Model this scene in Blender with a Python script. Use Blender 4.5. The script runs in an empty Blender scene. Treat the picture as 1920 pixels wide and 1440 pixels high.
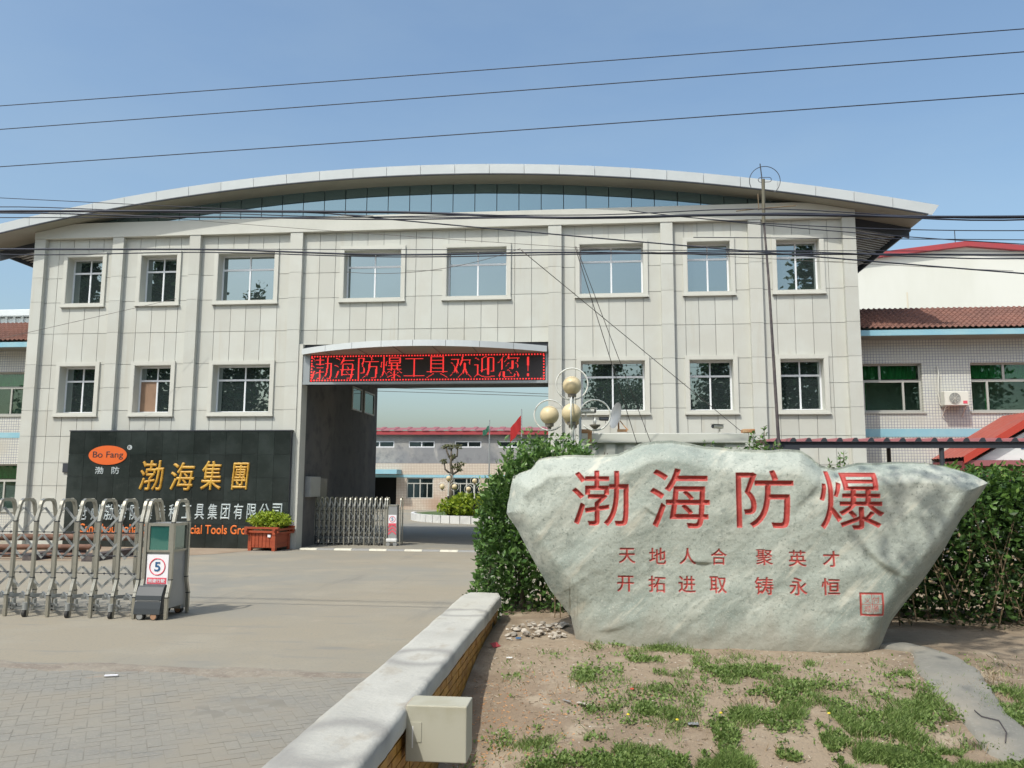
import bpy, math, random
import numpy as np
from mathutils import Vector
random.seed(7); RNG = np.random.default_rng(11)
R = math.radians
S = bpy.context.scene
COL = S.collection

# ------------------------------------------------------------------ camera, sky, sun, exposure
H = 1.9; F = 1500.0; PITCH = R(7.03); YAW = R(5.87); ROLL = 0.005
def _v(*a): return np.array(a, float)
fwd = _v(-math.sin(YAW)*math.cos(PITCH), math.cos(YAW)*math.cos(PITCH), math.sin(PITCH))
r0 = _v(math.cos(YAW), math.sin(YAW), 0); u0 = np.cross(r0, fwd)
rgt = r0*math.cos(ROLL)+u0*math.sin(ROLL); upv = u0*math.cos(ROLL)-r0*math.sin(ROLL)
CP = _v(0, 0, H)
cam = bpy.data.cameras.new('camera'); camo = bpy.data.objects.new('camera', cam); COL.objects.link(camo)
from mathutils import Matrix
camo.matrix_world = Matrix(((rgt[0], upv[0], -fwd[0], 0), (rgt[1], upv[1], -fwd[1], 0), (rgt[2], upv[2], -fwd[2], H), (0, 0, 0, 1)))
cam.sensor_width = 36; cam.lens = 36*F/1920; cam.clip_start = 0.05; cam.clip_end = 3000
S.camera = camo
SUN_AZ, SUN_EL = R(30), R(53.6)          # light travels towards +X and +Y
world = bpy.data.worlds.new('World'); S.world = world; world.use_nodes = True
wn = world.node_tree; bg = wn.nodes['Background']
sky = wn.nodes.new('ShaderNodeTexSky'); sky.sky_type = 'NISHITA'; sky.sun_disc = False
sky.sun_elevation = SUN_EL; sky.sun_rotation = R(180+30)
sky.air_density = 1.3; sky.dust_density = 3.8; sky.ozone_density = 4.0; sky.altitude = 0
tn = wn.nodes.new('ShaderNodeMix'); tn.data_type = 'RGBA'; tn.blend_type = 'MULTIPLY'; tn.inputs[0].default_value = 1; tn.inputs[7].default_value = (.985, 1.005, .955, 1)
wt = wn.nodes.new('ShaderNodeTexCoord'); wmp = wn.nodes.new('ShaderNodeMapping'); wmp.inputs['Scale'].default_value = (1, 1, 3.2)
wns = wn.nodes.new('ShaderNodeTexNoise'); wns.inputs['Scale'].default_value = 2.2; wns.inputs['Detail'].default_value = 7; wns.inputs['Roughness'].default_value = .55
wmr = wn.nodes.new('ShaderNodeMapRange'); wmr.inputs[1].default_value = .42; wmr.inputs[2].default_value = .78; wmr.inputs[3].default_value = 0; wmr.inputs[4].default_value = .16
whz = wn.nodes.new('ShaderNodeMix'); whz.data_type = 'RGBA'; whz.inputs[7].default_value = (2.9, 3.5, 3.9, 1)
wn.links.new(wt.outputs['Generated'], wmp.inputs[0]); wn.links.new(wmp.outputs[0], wns.inputs['Vector']); wn.links.new(wns.outputs['Fac'], wmr.inputs[0])
wn.links.new(wmr.outputs[0], whz.inputs[0]); wn.links.new(sky.outputs[0], whz.inputs[6]); wn.links.new(whz.outputs[2], tn.inputs[6]); wn.links.new(tn.outputs[2], bg.inputs[0]); bg.inputs[1].default_value = 0.15
sl = bpy.data.lights.new('sun', 'SUN'); sl.energy = 2.55; sl.angle = R(0.6); sl.color = (1, 0.965, 0.88)
so = bpy.data.objects.new('sun', sl); COL.objects.link(so)
sd = Vector((math.sin(SUN_AZ)*math.cos(SUN_EL), math.cos(SUN_AZ)*math.cos(SUN_EL), -math.sin(SUN_EL)))
so.rotation_euler = sd.to_track_quat('-Z', 'Y').to_euler(); so.location = (-10, -20, 30)
S.view_settings.view_transform = 'Standard'; S.view_settings.look = 'None'
S.view_settings.exposure = 0.4; S.view_settings.gamma = 1; S.view_settings.use_curve_mapping = False
S.render.engine = 'CYCLES'; S.cycles.max_bounces = 6; S.cycles.diffuse_bounces = 3; S.cycles.glossy_bounces = 3
S.cycles.transparent_max_bounces = 12; S.cycles.use_denoising = True

# ------------------------------------------------------------------ helpers
def ray(px, py): return fwd+rgt*(px-960)/F-upv*(py-720)/F
def PY(px, py, y): d = ray(px, py); return CP+d*(y/d[1])
def PZ(px, py, z=0.0): d = ray(px, py); return CP+d*((z-H)/d[2])
def PX(px, py, x): d = ray(px, py); return CP+d*(x/d[0])

def tag(o, label=None, cat=None, group=None, kind=None):
    if label: o['label'] = label
    if cat: o['category'] = cat
    if group: o['group'] = group
    if kind: o['kind'] = kind
    return o
def empty(name, loc, label=None, cat=None, group=None, rz=0):
    o = bpy.data.objects.new(name, None); COL.objects.link(o); o.location = loc; o.rotation_euler = (0, 0, rz)
    o.empty_display_size = 0.2
    return tag(o, label, cat, group)

class MB:
    def __init__(s): s.v = []; s.f = []; s.m = []
    def add(s, vs, fs, mi=0):
        b = len(s.v); s.v.extend([tuple(float(c) for c in p) for p in vs])
        for q in fs: s.f.append(tuple(b+i for i in q)); s.m.append(mi)
        return s
    def box(s, x0, x1, y0, y1, z0, z1, mi=0):
        v = [(x0,y0,z0),(x1,y0,z0),(x1,y1,z0),(x0,y1,z0),(x0,y0,z1),(x1,y0,z1),(x1,y1,z1),(x0,y1,z1)]
        return s.add(v, [(0,3,2,1),(4,5,6,7),(0,1,5,4),(1,2,6,5),(2,3,7,6),(3,0,4,7)], mi)
    def hexa(s, v, mi=0):   # eight corners in the box order
        return s.add(v, [(0,3,2,1),(4,5,6,7),(0,1,5,4),(1,2,6,5),(2,3,7,6),(3,0,4,7)], mi)
    def bar(s, a, b, w, t, up=(0,0,1), mi=0):  # square bar between a and b
        a = Vector(a); b = Vector(b); d = (b-a).normalized(); u = Vector(up)
        sx = d.cross(u)
        if sx.length < 1e-4: sx = d.cross(Vector((0,1,0)))
        sx.normalize(); sy = sx.cross(d).normalized()
        sx *= w/2; sy *= t/2
        v = [a-sx-sy, a+sx-sy, b+sx-sy, b-sx-sy, a-sx+sy, a+sx+sy, b+sx+sy, b-sx+sy]
        return s.hexa(v, mi)
    def tube(s, pts, r, n=8, closed=False, mi=0, cap=True):
        pts = [Vector(p) for p in pts]; N = len(pts)
        rs = r if isinstance(r, (list, tuple)) else [r]*N
        base = len(s.v); prev = None
        for i, p in enumerate(pts):
            if closed: d = pts[(i+1) % N]-pts[i-1]
            else: d = pts[min(i+1, N-1)]-pts[max(i-1, 0)]
            d.normalize()
            if prev is None:
                sx = d.orthogonal().normalized()
            else:
                sx = (prev-d*prev.dot(d))
                sx = sx.normalized() if sx.length > 1e-5 else d.orthogonal().normalized()
            prev = sx; sy = d.cross(sx)
            for k in range(n):
                a = 2*math.pi*k/n
                q = p+(sx*math.cos(a)+sy*math.sin(a))*rs[i]; s.v.append((q.x, q.y, q.z))
        rng = N if closed else N-1
        for i in range(rng):
            j = (i+1) % N
            for k in range(n):
                k2 = (k+1) % n
                s.f.append((base+i*n+k, base+i*n+k2, base+j*n+k2, base+j*n+k)); s.m.append(mi)
        if cap and not closed:
            s.f.append(tuple(base+k for k in range(n))[::-1]); s.m.append(mi)
            s.f.append(tuple(base+(N-1)*n+k for k in range(n))); s.m.append(mi)
        return s
    def lathe(s, prof, c=(0,0,0), n=20, mi=0):
        base = len(s.v)
        for (r, z) in prof:
            for k in range(n):
                a = 2*math.pi*k/n; s.v.append((c[0]+r*math.cos(a), c[1]+r*math.sin(a), c[2]+z))
        for i in range(len(prof)-1):
            for k in range(n):
                k2 = (k+1) % n
                s.f.append((base+i*n+k, base+i*n+k2, base+(i+1)*n+k2, base+(i+1)*n+k)); s.m.append(mi)
        return s
    def extrude(s, poly, axis, a, b, mi=0):   # poly: 2D points; axis: 'x','y','z'
        n = len(poly)
        def p3(p, t):
            return (t, p[0], p[1]) if axis == 'x' else ((p[0], t, p[1]) if axis == 'y' else (p[0], p[1], t))
        v = [p3(p, a) for p in poly]+[p3(p, b) for p in poly]
        fs = [tuple(range(n)), tuple(range(2*n-1, n-1, -1))]+[(i, i+n, (i+1) % n+n, (i+1) % n) for i in range(n)]
        return s.add(v, fs, mi)
    def build(s, name, mat, parent=None, smooth=False, bevel=0):
        me = bpy.data.meshes.new(name); me.from_pydata(s.v, [], s.f); me.update()
        mats = mat if isinstance(mat, (list, tuple)) else [mat]
        for m in mats: me.materials.append(m)
        if len(mats) > 1: me.polygons.foreach_set('material_index', s.m)
        if smooth: me.polygons.foreach_set('use_smooth', [True]*len(s.f))
        import bmesh
        bm = bmesh.new(); bm.from_mesh(me); bmesh.ops.recalc_face_normals(bm, faces=bm.faces[:]); bm.to_mesh(me); bm.free()
        o = bpy.data.objects.new(name, me); COL.objects.link(o)
        if parent is not None: o.parent = parent
        if bevel:
            b = o.modifiers.new('bevel', 'BEVEL'); b.width = bevel; b.segments = 2; b.limit_method = 'ANGLE'
        return o
def inst(name, me, parent, loc=(0,0,0), scale=(1,1,1), rot=(0,0,0)):
    o = bpy.data.objects.new(name, me); COL.objects.link(o); o.parent = parent
    o.location = loc; o.scale = scale; o.rotation_euler = rot
    return o
def np_mesh(name, V, Fq, mat, parent=None, smooth=False, tint=None, attr='tint', dom='FACE'):
    me = bpy.data.meshes.new(name); V = np.asarray(V, np.float32); Fq = np.asarray(Fq, np.int32)
    me.vertices.add(len(V)); me.vertices.foreach_set('co', V.ravel())
    k = Fq.shape[1]; me.loops.add(Fq.size); me.loops.foreach_set('vertex_index', Fq.ravel())
    me.polygons.add(len(Fq)); me.polygons.foreach_set('loop_start', np.arange(0, Fq.size, k, dtype=np.int32))
    me.polygons.foreach_set('loop_total', np.full(len(Fq), k, np.int32))
    me.update(calc_edges=True); me.polygons.foreach_set('use_smooth', np.full(len(Fq), bool(smooth)))
    for m in (mat if isinstance(mat, (list, tuple)) else [mat]): me.materials.append(m)
    if tint is not None:
        a = me.attributes.new(attr, 'FLOAT', dom); a.data.foreach_set('value', np.asarray(tint, np.float32))
    o = bpy.data.objects.new(name, me); COL.objects.link(o)
    if parent is not None: o.parent = parent
    return o

# numpy value noise
_T = RNG.random((64, 64, 64)).astype(np.float32)
def vnoise(x, y, z=0.0):
    x = np.asarray(x, float); y = np.asarray(y, float); z = np.asarray(z, float)+0*x
    xi = np.floor(x).astype(int); yi = np.floor(y).astype(int); zi = np.floor(z).astype(int)
    fx = x-xi; fy = y-yi; fz = z-zi
    fx = fx*fx*(3-2*fx); fy = fy*fy*(3-2*fy); fz = fz*fz*(3-2*fz)
    def t(a, b, c): return _T[(xi+a) & 63, (yi+b) & 63, (zi+c) & 63]
    c00 = t(0,0,0)*(1-fx)+t(1,0,0)*fx; c10 = t(0,1,0)*(1-fx)+t(1,1,0)*fx
    c01 = t(0,0,1)*(1-fx)+t(1,0,1)*fx; c11 = t(0,1,1)*(1-fx)+t(1,1,1)*fx
    return (c00*(1-fy)+c10*fy)*(1-fz)+(c01*(1-fy)+c11*fy)*fz-0.5
def fbm(x, y, z=0.0, o=4):
    s = 0; a = 1.0; f = 1.0
    for i in range(o): s = s+a*vnoise(x*f+i*7.3, y*f+i*3.1, z*f+i*5.7 if not np.isscalar(z) else z*f+i*5.7); a *= .5; f *= 2.03
    return s
def sstep(a, b, x): t = np.clip((x-a)/(b-a), 0, 1); return t*t*(3-2*t)

# ------------------------------------------------------------------ materials
def mat(name, col, rough=0.7, metal=0.0, noise=None, bump=None, spec=0.5, objvar=0.0, ramp=None, coord='Object', emit=None, tint=None, trans=None):
    """noise: (scale, colour2, contrast lo, hi[, detail]); bump: (scale, strength, distance); a list of noises layers them"""
    m = bpy.data.materials.new(name); m.use_nodes = True; nt = m.node_tree; N = nt.nodes; L = nt.links
    b = N['Principled BSDF']; b.inputs['Roughness'].default_value = rough; b.inputs['Metallic'].default_value = metal
    b.inputs['Specular IOR Level'].default_value = spec
    c4 = (*col, 1); b.inputs['Base Color'].default_value = c4
    tc = N.new('ShaderNodeTexCoord'); src = tc.outputs['Object' if coord == 'World' else coord]
    if coord == 'World':
        g = N.new('ShaderNodeNewGeometry'); src = g.outputs['Position']
    cur = None
    def asocket():
        nonlocal cur
        if cur is None:
            rgb = N.new('ShaderNodeRGB'); rgb.outputs[0].default_value = c4; cur = rgb.outputs[0]
        return cur
    if noise:
        for nz in (noise if isinstance(noise, list) else [noise]):
            sc, c2, lo, hi = nz[:4]; det = nz[4] if len(nz) > 4 else 5; stretch = nz[5] if len(nz) > 5 else None
            t = N.new('ShaderNodeTexNoise'); t.inputs['Scale'].default_value = sc; t.inputs['Detail'].default_value = det
            t.inputs['Roughness'].default_value = 0.6
            if stretch:
                mp = N.new('ShaderNodeMapping'); mp.inputs['Scale'].default_value = stretch[:3]
                if len(stretch) > 3: mp.inputs['Rotation'].default_value = stretch[3]; mp.vector_type = 'TEXTURE'
                L.new(src, mp.inputs[0]); L.new(mp.outputs[0], t.inputs['Vector'])
            else: L.new(src, t.inputs['Vector'])
            mr = N.new('ShaderNodeMapRange'); mr.inputs[1].default_value = lo; mr.inputs[2].default_value = hi; mr.interpolation_type = 'SMOOTHSTEP'
            L.new(t.outputs['Fac'], mr.inputs[0])
            mx = N.new('ShaderNodeMix'); mx.data_type = 'RGBA'
            L.new(mr.outputs[0], mx.inputs[0]); L.new(asocket(), mx.inputs[6]); mx.inputs[7].default_value = (*c2, 1); cur = mx.outputs[2]
    if objvar:
        oi = N.new('ShaderNodeObjectInfo'); mr = N.new('ShaderNodeMapRange')
        mr.inputs[3].default_value = 1-objvar; mr.inputs[4].default_value = 1+objvar
        L.new(oi.outputs['Random'], mr.inputs[0])
        mx = N.new('ShaderNodeMix'); mx.data_type = 'RGBA'; mx.blend_type = 'MULTIPLY'; mx.inputs[0].default_value = 1
        L.new(asocket(), mx.inputs[6]); L.new(mr.outputs[0], mx.inputs[7]); cur = mx.outputs[2]
    if tint:   # per-face tint picks between colours
        at = N.new('ShaderNodeAttribute'); at.attribute_name = 'tint'
        rp = N.new('ShaderNodeValToRGB'); e = rp.color_ramp.elements
        while len(e) < len(tint): e.new(0.5)
        for i, (p, c) in enumerate(tint): e[i].position = p; e[i].color = (*c, 1)
        L.new(at.outputs['Fac'], rp.inputs[0]); cur = rp.outputs[0]
    if cur is not None: L.new(cur, b.inputs['Base Color'])
    if bump:
        prev = None
        for bz in (bump if isinstance(bump, list) else [bump]):
            t = N.new('ShaderNodeTexNoise'); t.inputs['Scale'].default_value = bz[0]; t.inputs['Detail'].default_value = 6
            L.new(src, t.inputs['Vector'])
            bn = N.new('ShaderNodeBump'); bn.inputs['Strength'].default_value = bz[1]; bn.inputs['Distance'].default_value = bz[2]
            L.new(t.outputs['Fac'], bn.inputs['Height'])
            if prev: L.new(prev, bn.inputs['Normal'])
            prev = bn.outputs[0]
        L.new(prev, b.inputs['Normal'])
    if emit:
        b.inputs['Emission Color'].default_value = (*emit[0], 1); b.inputs['Emission Strength'].default_value = emit[1]
    if trans:
        tr = N.new('ShaderNodeBsdfTranslucent'); mxs = N.new('ShaderNodeMixShader'); mxs.inputs[0].default_value = trans
        if cur is not None: L.new(cur, tr.inputs['Color'])
        else: tr.inputs['Color'].default_value = c4
        L.new(b.outputs[0], mxs.inputs[1]); L.new(tr.outputs[0], mxs.inputs[2]); L.new(mxs.outputs[0], N['Material Output'].inputs[0])
    return m

def glass_mat(name, dark, refl, fac, seethrough=0.0, rough=0.01):
    m = bpy.data.materials.new(name); m.use_nodes = True; nt = m.node_tree; N = nt.nodes; L = nt.links
    N.remove(N['Principled BSDF']); out = N['Material Output']
    g = N.new('ShaderNodeBsdfGlossy'); g.inputs['Color'].default_value = (*refl, 1); g.inputs['Roughness'].default_value = rough
    d = N.new('ShaderNodeBsdfDiffuse'); d.inputs['Color'].default_value = (*dark, 1)
    base = d.outputs[0]
    if seethrough > 0:
        t = N.new('ShaderNodeBsdfTransparent'); t.inputs['Color'].default_value = (.75, .85, .8, 1)
        mm = N.new('ShaderNodeMixShader'); mm.inputs[0].default_value = seethrough
        L.new(d.outputs[0], mm.inputs[1]); L.new(t.outputs[0], mm.inputs[2]); base = mm.outputs[0]
    n = N.new('ShaderNodeTexNoise'); n.inputs['Scale'].default_value = 1.3; n.inputs['Detail'].default_value = 1
    tc = N.new('ShaderNodeTexCoord'); L.new(tc.outputs['Object'], n.inputs['Vector'])
    bp = N.new('ShaderNodeBump'); bp.inputs['Strength'].default_value = 0.04; bp.inputs['Distance'].default_value = 0.05
    L.new(n.outputs['Fac'], bp.inputs['Height']); L.new(bp.outputs[0], g.inputs['Normal'])
    mx = N.new('ShaderNodeMixShader'); mx.inputs[0].default_value = fac
    L.new(base, mx.inputs[1]); L.new(g.outputs[0], mx.inputs[2]); L.new(mx.outputs[0], out.inputs[0])
    return m

def tile_mat(name, col, joint, w, h, gap, axis='xz', dirt=None, offset=0.0, rough=0.35):
    m = bpy.data.materials.new(name); m.use_nodes = True; nt = m.node_tree; N = nt.nodes; L = nt.links
    b = N['Principled BSDF']; b.inputs['Roughness'].default_value = rough
    g = N.new('ShaderNodeNewGeometry'); sp = N.new('ShaderNodeSeparateXYZ'); L.new(g.outputs['Position'], sp.inputs[0])
    cb = N.new('ShaderNodeCombineXYZ')
    L.new(sp.outputs['X' if axis[0] == 'x' else 'Y'], cb.inputs[0]); L.new(sp.outputs['Z' if axis[1] == 'z' else 'Y'], cb.inputs[1])
    br = N.new('ShaderNodeTexBrick'); br.offset = offset; br.inputs['Scale'].default_value = 1
    br.inputs['Brick Width'].default_value = w; br.inputs['Row Height'].default_value = h
    br.inputs['Mortar Size'].default_value = gap; br.inputs['Mortar Smooth'].default_value = 0.2; br.inputs['Bias'].default_value = 0
    br.inputs['Color1'].default_value = (*col, 1); br.inputs['Color2'].default_value = (*[c*.93 for c in col], 1); br.inputs['Mortar'].default_value = (*joint, 1)
    L.new(cb.outputs[0], br.inputs['Vector'])
    cur = br.outputs['Color']
    if dirt:
        t = N.new('ShaderNodeTexNoise'); t.inputs['Scale'].default_value = dirt[0]; t.inputs['Detail'].default_value = 6; L.new(g.outputs['Position'], t.inputs['Vector'])
        mr = N.new('ShaderNodeMapRange'); mr.inputs[1].default_value = dirt[2]; mr.inputs[2].default_value = dirt[3]; L.new(t.outputs['Fac'], mr.inputs[0])
        mx = N.new('ShaderNodeMix'); mx.data_type = 'RGBA'; L.new(mr.outputs[0], mx.inputs[0]); L.new(cur, mx.inputs[6]); mx.inputs[7].default_value = (*dirt[1], 1); cur = mx.outputs[2]
    L.new(cur, b.inputs['Base Color'])
    bp = N.new('ShaderNodeBump'); bp.inputs['Strength'].default_value = 0.5; bp.inputs['Distance'].default_value = 0.01; bp.invert = True
    L.new(br.outputs['Fac'], bp.inputs['Height']); L.new(bp.outputs[0], b.inputs['Normal'])
    return m

M = {}
M['granite'] = mat('pale_granite', (.515, .525, .48), .55, noise=[(1.1, (.49, .49, .44), .35, .65, 3), (90, (.46, .46, .41), .5, .8, 2), (1.0, (.475, .465, .405), .56, .74, 5, (5, 5, .35))], objvar=.05, coord='World')
M['granite_trim'] = mat('pale_granite_trim', (.55, .55, .495), .5, noise=[(1.4, (.515, .515, .46), .4, .7), (80, (.49, .49, .44), .5, .8, 2)], coord='World')
M['joint'] = mat('wall_joint', (.37, .38, .37), .8)
M['render_dark'] = mat('dark_render', (.105, .105, .105), .9, noise=[(.5, (.16, .15, .14), .4, .7, 7, (1, 1, .35)), (2.5, (.075, .08, .08), .45, .75, 7)], bump=(14, .3, .02), coord='World')
M['alu'] = mat('aluminium_panel', (.60, .63, .63), .42, .15, noise=(.8, (.55, .58, .58), .4, .7), objvar=.03, coord='World')
M['soffit'] = mat('soffit_cladding', (.27, .265, .215), .6, noise=(.6, (.23, .225, .185), .4, .7), coord='World')
M['deck'] = mat('dark_roof_deck', (.16, .155, .14), .55, noise=(3, (.11, .11, .10), .4, .7), coord='World')
M['darksteel'] = mat('dark_steel', (.035, .04, .05), .5)
M['redtrim'] = mat('red_metal_trim', (.36, .045, .05), .55, noise=(2, (.30, .05, .06), .4, .7), coord='World')
M['blueglass'] = glass_mat('blue_curtain_glass', (.10, .165, .18), (.36, .48, .52), .52)
M['glass'] = glass_mat('window_glass', (.045, .06, .062), (.46, .53, .53), .60)
M['glass_dim'] = glass_mat('dim_window_glass', (.012, .02, .018), (.5, .6, .58), .42)
M['glass_thin'] = glass_mat('thin_window_glass', (.01, .02, .015), (.5, .62, .58), .13, .93)
M['whiteframe'] = mat('white_window_frame', (.72, .74, .76), .35)
M['greyframe'] = mat('grey_window_frame', (.42, .42, .38), .45)
M['brownboard'] = mat('brown_board', (.27, .17, .11), .7, noise=(3, (.22, .14, .09), .4, .7))
M['blackstone'] = mat('black_granite', (.016, .022, .020), .22, noise=[(1.0, (.028, .036, .034), .4, .65, 6), (9, (.03, .036, .033), .5, .8)], objvar=.25, spec=.5, coord='World')
M['orange'] = mat('orange_paint', (.66, .12, .02), .45)
M['gold'] = mat('gold_paint', (.56, .33, .05), .45, noise=(3, (.47, .25, .03), .4, .6))
M['silver'] = mat('pale_silver_letter', (.50, .56, .56), .4, noise=(3, (.40, .45, .46), .4, .6))
M['orange_letter'] = mat('orange_letter_paint', (.72, .17, .03), .5)
M['darkprint'] = mat('dark_print', (.05, .02, .02), .5)
M['ledboard'] = mat('led_board_face', (.035, .028, .03), .55, noise=(40, (.045, .035, .035), .4, .6))
M['led'] = mat('lit_red_dot', (.9, .05, .03), .5, emit=((1, .045, .045), .85))
M['steelframe'] = mat('sign_steel_frame', (.34, .37, .38), .4, .4)
M['mosaic'] = tile_mat('white_wall_tiles', (.60, .60, .535), (.20, .205, .28), .082, .082, .0065, dirt=(1.2, (.48, .46, .40), .5, .8))
M['mosaic_far'] = tile_mat('old_cream_wall_tiles', (.62, .56, .47), (.36, .26, .20), .11, .11, .012, dirt=(.35, (.38, .24, .16), .52, .75))
M['skyband'] = mat('pale_blue_paint', (.24, .46, .55), .6, noise=(1.5, (.30, .50, .56), .4, .7), coord='World')
M['rooftile'] = mat('red_brown_roof_tiles', (.205, .095, .070), .8, noise=[(1.2, (.16, .078, .060), .4, .65), (9, (.25, .13, .095), .5, .75)], coord='World')
M['whitewall'] = mat('white_gable_wall', (.65, .65, .60), .8, noise=(.25, (.60, .60, .54), .45, .7, 5, (1, 1, .3)), coord='World')
M['greywall'] = mat('weathered_cement', (.22, .225, .235), .9, noise=[(.30, (.33, .32, .30), .46, .62, 8), (1.1, (.15, .155, .17), .5, .72, 8), (.7, (.38, .37, .35), .6, .75, 4, (1.6, 1, .5))], coord='World')
M['curtain'] = mat('green_curtain', (.07, .42, .13), .8, noise=(3, (.09, .50, .16), .4, .6), trans=.3)
M['dark'] = mat('dark_room', (.012, .013, .012), .9)
M['redsheet'] = mat('red_roof_sheet', (.32, .075, .055), .6, noise=[(1.3, (.27, .08, .065), .4, .7), (7, (.33, .12, .10), .5, .8)], coord='World')
M['redboard'] = mat('bright_red_board', (.44, .05, .03), .5)
M['maroon'] = mat('maroon_sheet', (.20, .04, .045), .55)
M['pinkred'] = mat('faded_red_sheet', (.29, .10, .105), .6)
M['white'] = mat('white_paint', (.72, .73, .72), .5, noise=(2, (.64, .65, .64), .4, .7))
M['containerw'] = mat('white_container_paint', (.60, .61, .55), .5, noise=[(1.1, (.54, .55, .49), .4, .7), (1.8, (.50, .44, .34), .66, .80, 6, (3, 3, .5))], coord='World')
M['rust'] = mat('rusted_steel', (.42, .20, .09), .8, noise=(9, (.50, .33, .18), .4, .7))
M['rustpipe'] = mat('rusty_brown_pipe', (.13, .065, .042), .8, noise=(5, (.19, .10, .065), .4, .7), coord='World')
M['globe'] = mat('cream_glass_globe', (.66, .55, .34), .4, noise=(2.5, (.60, .49, .29), .4, .7), spec=.4)
M['lampwhite'] = mat('chipped_white_paint', (.66, .67, .62), .4, noise=(9, (.36, .33, .27), .62, .72))
M['lamppole'] = mat('grey_white_pole', (.44, .50, .53), .45, noise=(4, (.36, .41, .43), .4, .7))
M['dullbrass'] = mat('weathered_collar', (.24, .21, .17), .6)
M['steel'] = mat('stainless_steel', (.42, .41, .355), .34, .65, noise=(3, (.35, .335, .28), .4, .7), spec=.6)
M['steel_bar'] = mat('dull_steel_bar', (.40, .42, .42), .4, .5)
M['steel_shine'] = mat('polished_steel_cap', (.8, .8, .8), .15, 1.0)
M['bolt'] = mat('black_bolt', (.03, .035, .045), .5)
M['cabinet'] = mat('grey_sheet_steel', (.33, .34, .34), .45, .35, noise=(2, (.29, .30, .30), .4, .7))
M['plastic'] = mat('charcoal_plastic', (.05, .058, .065), .38)
M['greenglass'] = glass_mat('green_window_film', (.02, .11, .09), (.35, .6, .52), .35)
M['plate'] = mat('white_sign_plate', (.80, .80, .84), .4)
M['signred'] = mat('sign_red', (.68, .09, .13), .45)
M['signblue'] = mat('sign_blue', (.03, .11, .24), .45)
M['rubber'] = mat('black_rubber', (.03, .03, .03), .7)
M['wheelrust'] = mat('rusty_wheel', (.35, .20, .12), .7)
M['cable'] = mat('black_cable', (.02, .024, .04), .6)
M['wirebr'] = mat('brown_wire', (.11, .095, .085), .7)
M['polewood'] = mat('dark_brown_pole', (.06, .05, .055), .7, noise=(6, (.12, .10, .09), .4, .7))
M['bark'] = mat('bark', (.13, .105, .08), .9, noise=(9, (.08, .065, .05), .4, .7), bump=(25, .5, .02))
M['twig'] = mat('dry_twig', (.20, .145, .085), .9, noise=(6, (.11, .085, .05), .4, .7))
M['planterwood'] = mat('red_stained_wood', (.33, .068, .028), .45, noise=(2.5, (.25, .045, .02), .4, .7, 4, (1, 1, 5)), objvar=.1)
M['yellowtile'] = mat('yellow_wall_tile', (.46, .24, .045), .5, noise=[(7, (.32, .15, .03), .4, .65), (3, (.22, .13, .06), .6, .75)], objvar=.14, coord='World')
M['mortar'] = mat('dirty_mortar', (.16, .13, .09), .9)
M['coping'] = mat('white_cement_coping', (.49, .48, .43), .78, noise=[(1.3, (.42, .41, .365), .45, .7, 6), (14, (.36, .35, .32), .6, .78, 6), (2.2, (.33, .32, .295), .60, .72, 8), (.9, (.49, .475, .41), .52, .68, 5), (6, (.40, .37, .31), .56, .72, 8, (1, .5, 1))], bump=[(28, .5, .012), (6, .3, .02)], coord='World')
M['boxbeige'] = mat('beige_painted_box', (.43, .42, .34), .6, noise=[(3, (.37, .35, .26), .4, .7), (8, (.32, .25, .15), .68, .78)], coord='World')
M['paver'] = mat('grey_clay_paver', (.235, .225, .195), .88, noise=[(.8, (.27, .25, .205), .4, .65), (6, (.19, .185, .165), .5, .75), (2.6, (.31, .225, .16), .64, .8), (2.2, (.205, .20, .18), .5, .7, 8, (.3, 1.6, 1)), (45, (.29, .27, .23), .5, .72, 4), (.75, (.262, .238, .192), .42, .60, 8)], objvar=.035, bump=(30, .3, .01), coord='World')
M['kerbwhite'] = mat('worn_white_kerb_paint', (.62, .60, .50), .75, noise=(6, (.45, .43, .38), .5, .7))
M['kerbgrey'] = mat('bare_grey_kerb', (.27, .27, .26), .8)
M['sand'] = mat('sandy_soil', (.30, .235, .17), .95, noise=[(1.2, (.25, .19, .135), .4, .65), (9, (.36, .30, .23), .55, .75)], coord='World')
M['flagred'] = mat('red_flag_cloth', (.50, .03, .03), .8, trans=.3)
M['flaggreen'] = mat('green_flag_cloth', (.06, .20, .13), .8, trans=.3)
M['rubble'] = mat('pale_rubble', (.42, .38, .32), .9, noise=(8, (.30, .26, .22), .4, .7), objvar=.25)
M['ac'] = mat('ivory_ac_casing', (.66, .65, .58), .5)
M['acdark'] = mat('ac_grille_shadow', (.16, .17, .17), .6)
M['leaf'] = mat('glossy_leaf', (.05, .1, .03), .42, spec=.5, trans=.22, tint=[(0, (.045, .10, .026)), (.4, (.09, .185, .042)), (.75, (.15, .27, .065)), (1, (.26, .37, .12))])
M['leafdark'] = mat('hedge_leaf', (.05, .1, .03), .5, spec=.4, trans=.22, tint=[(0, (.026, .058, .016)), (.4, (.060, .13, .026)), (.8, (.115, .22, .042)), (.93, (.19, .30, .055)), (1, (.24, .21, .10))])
M['leafyellow'] = mat('yellow_green_leaf', (.2, .3, .03), .5, trans=.3, tint=[(0, (.13, .21, .015)), (.4, (.28, .38, .03)), (1, (.45, .50, .05))])
M['leafpoplar'] = mat('poplar_leaf', (.05, .1, .03), .5, trans=.25, tint=[(0, (.03, .06, .02)), (.5, (.055, .11, .035)), (1, (.10, .16, .06))])
M['grassm'] = mat('weed_green', (.07, .13, .03), .6, trans=.3, tint=[(0, (.10, .165, .040)), (.5, (.175, .265, .065)), (.85, (.25, .34, .10)), (1, (.38, .35, .19))])
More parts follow.
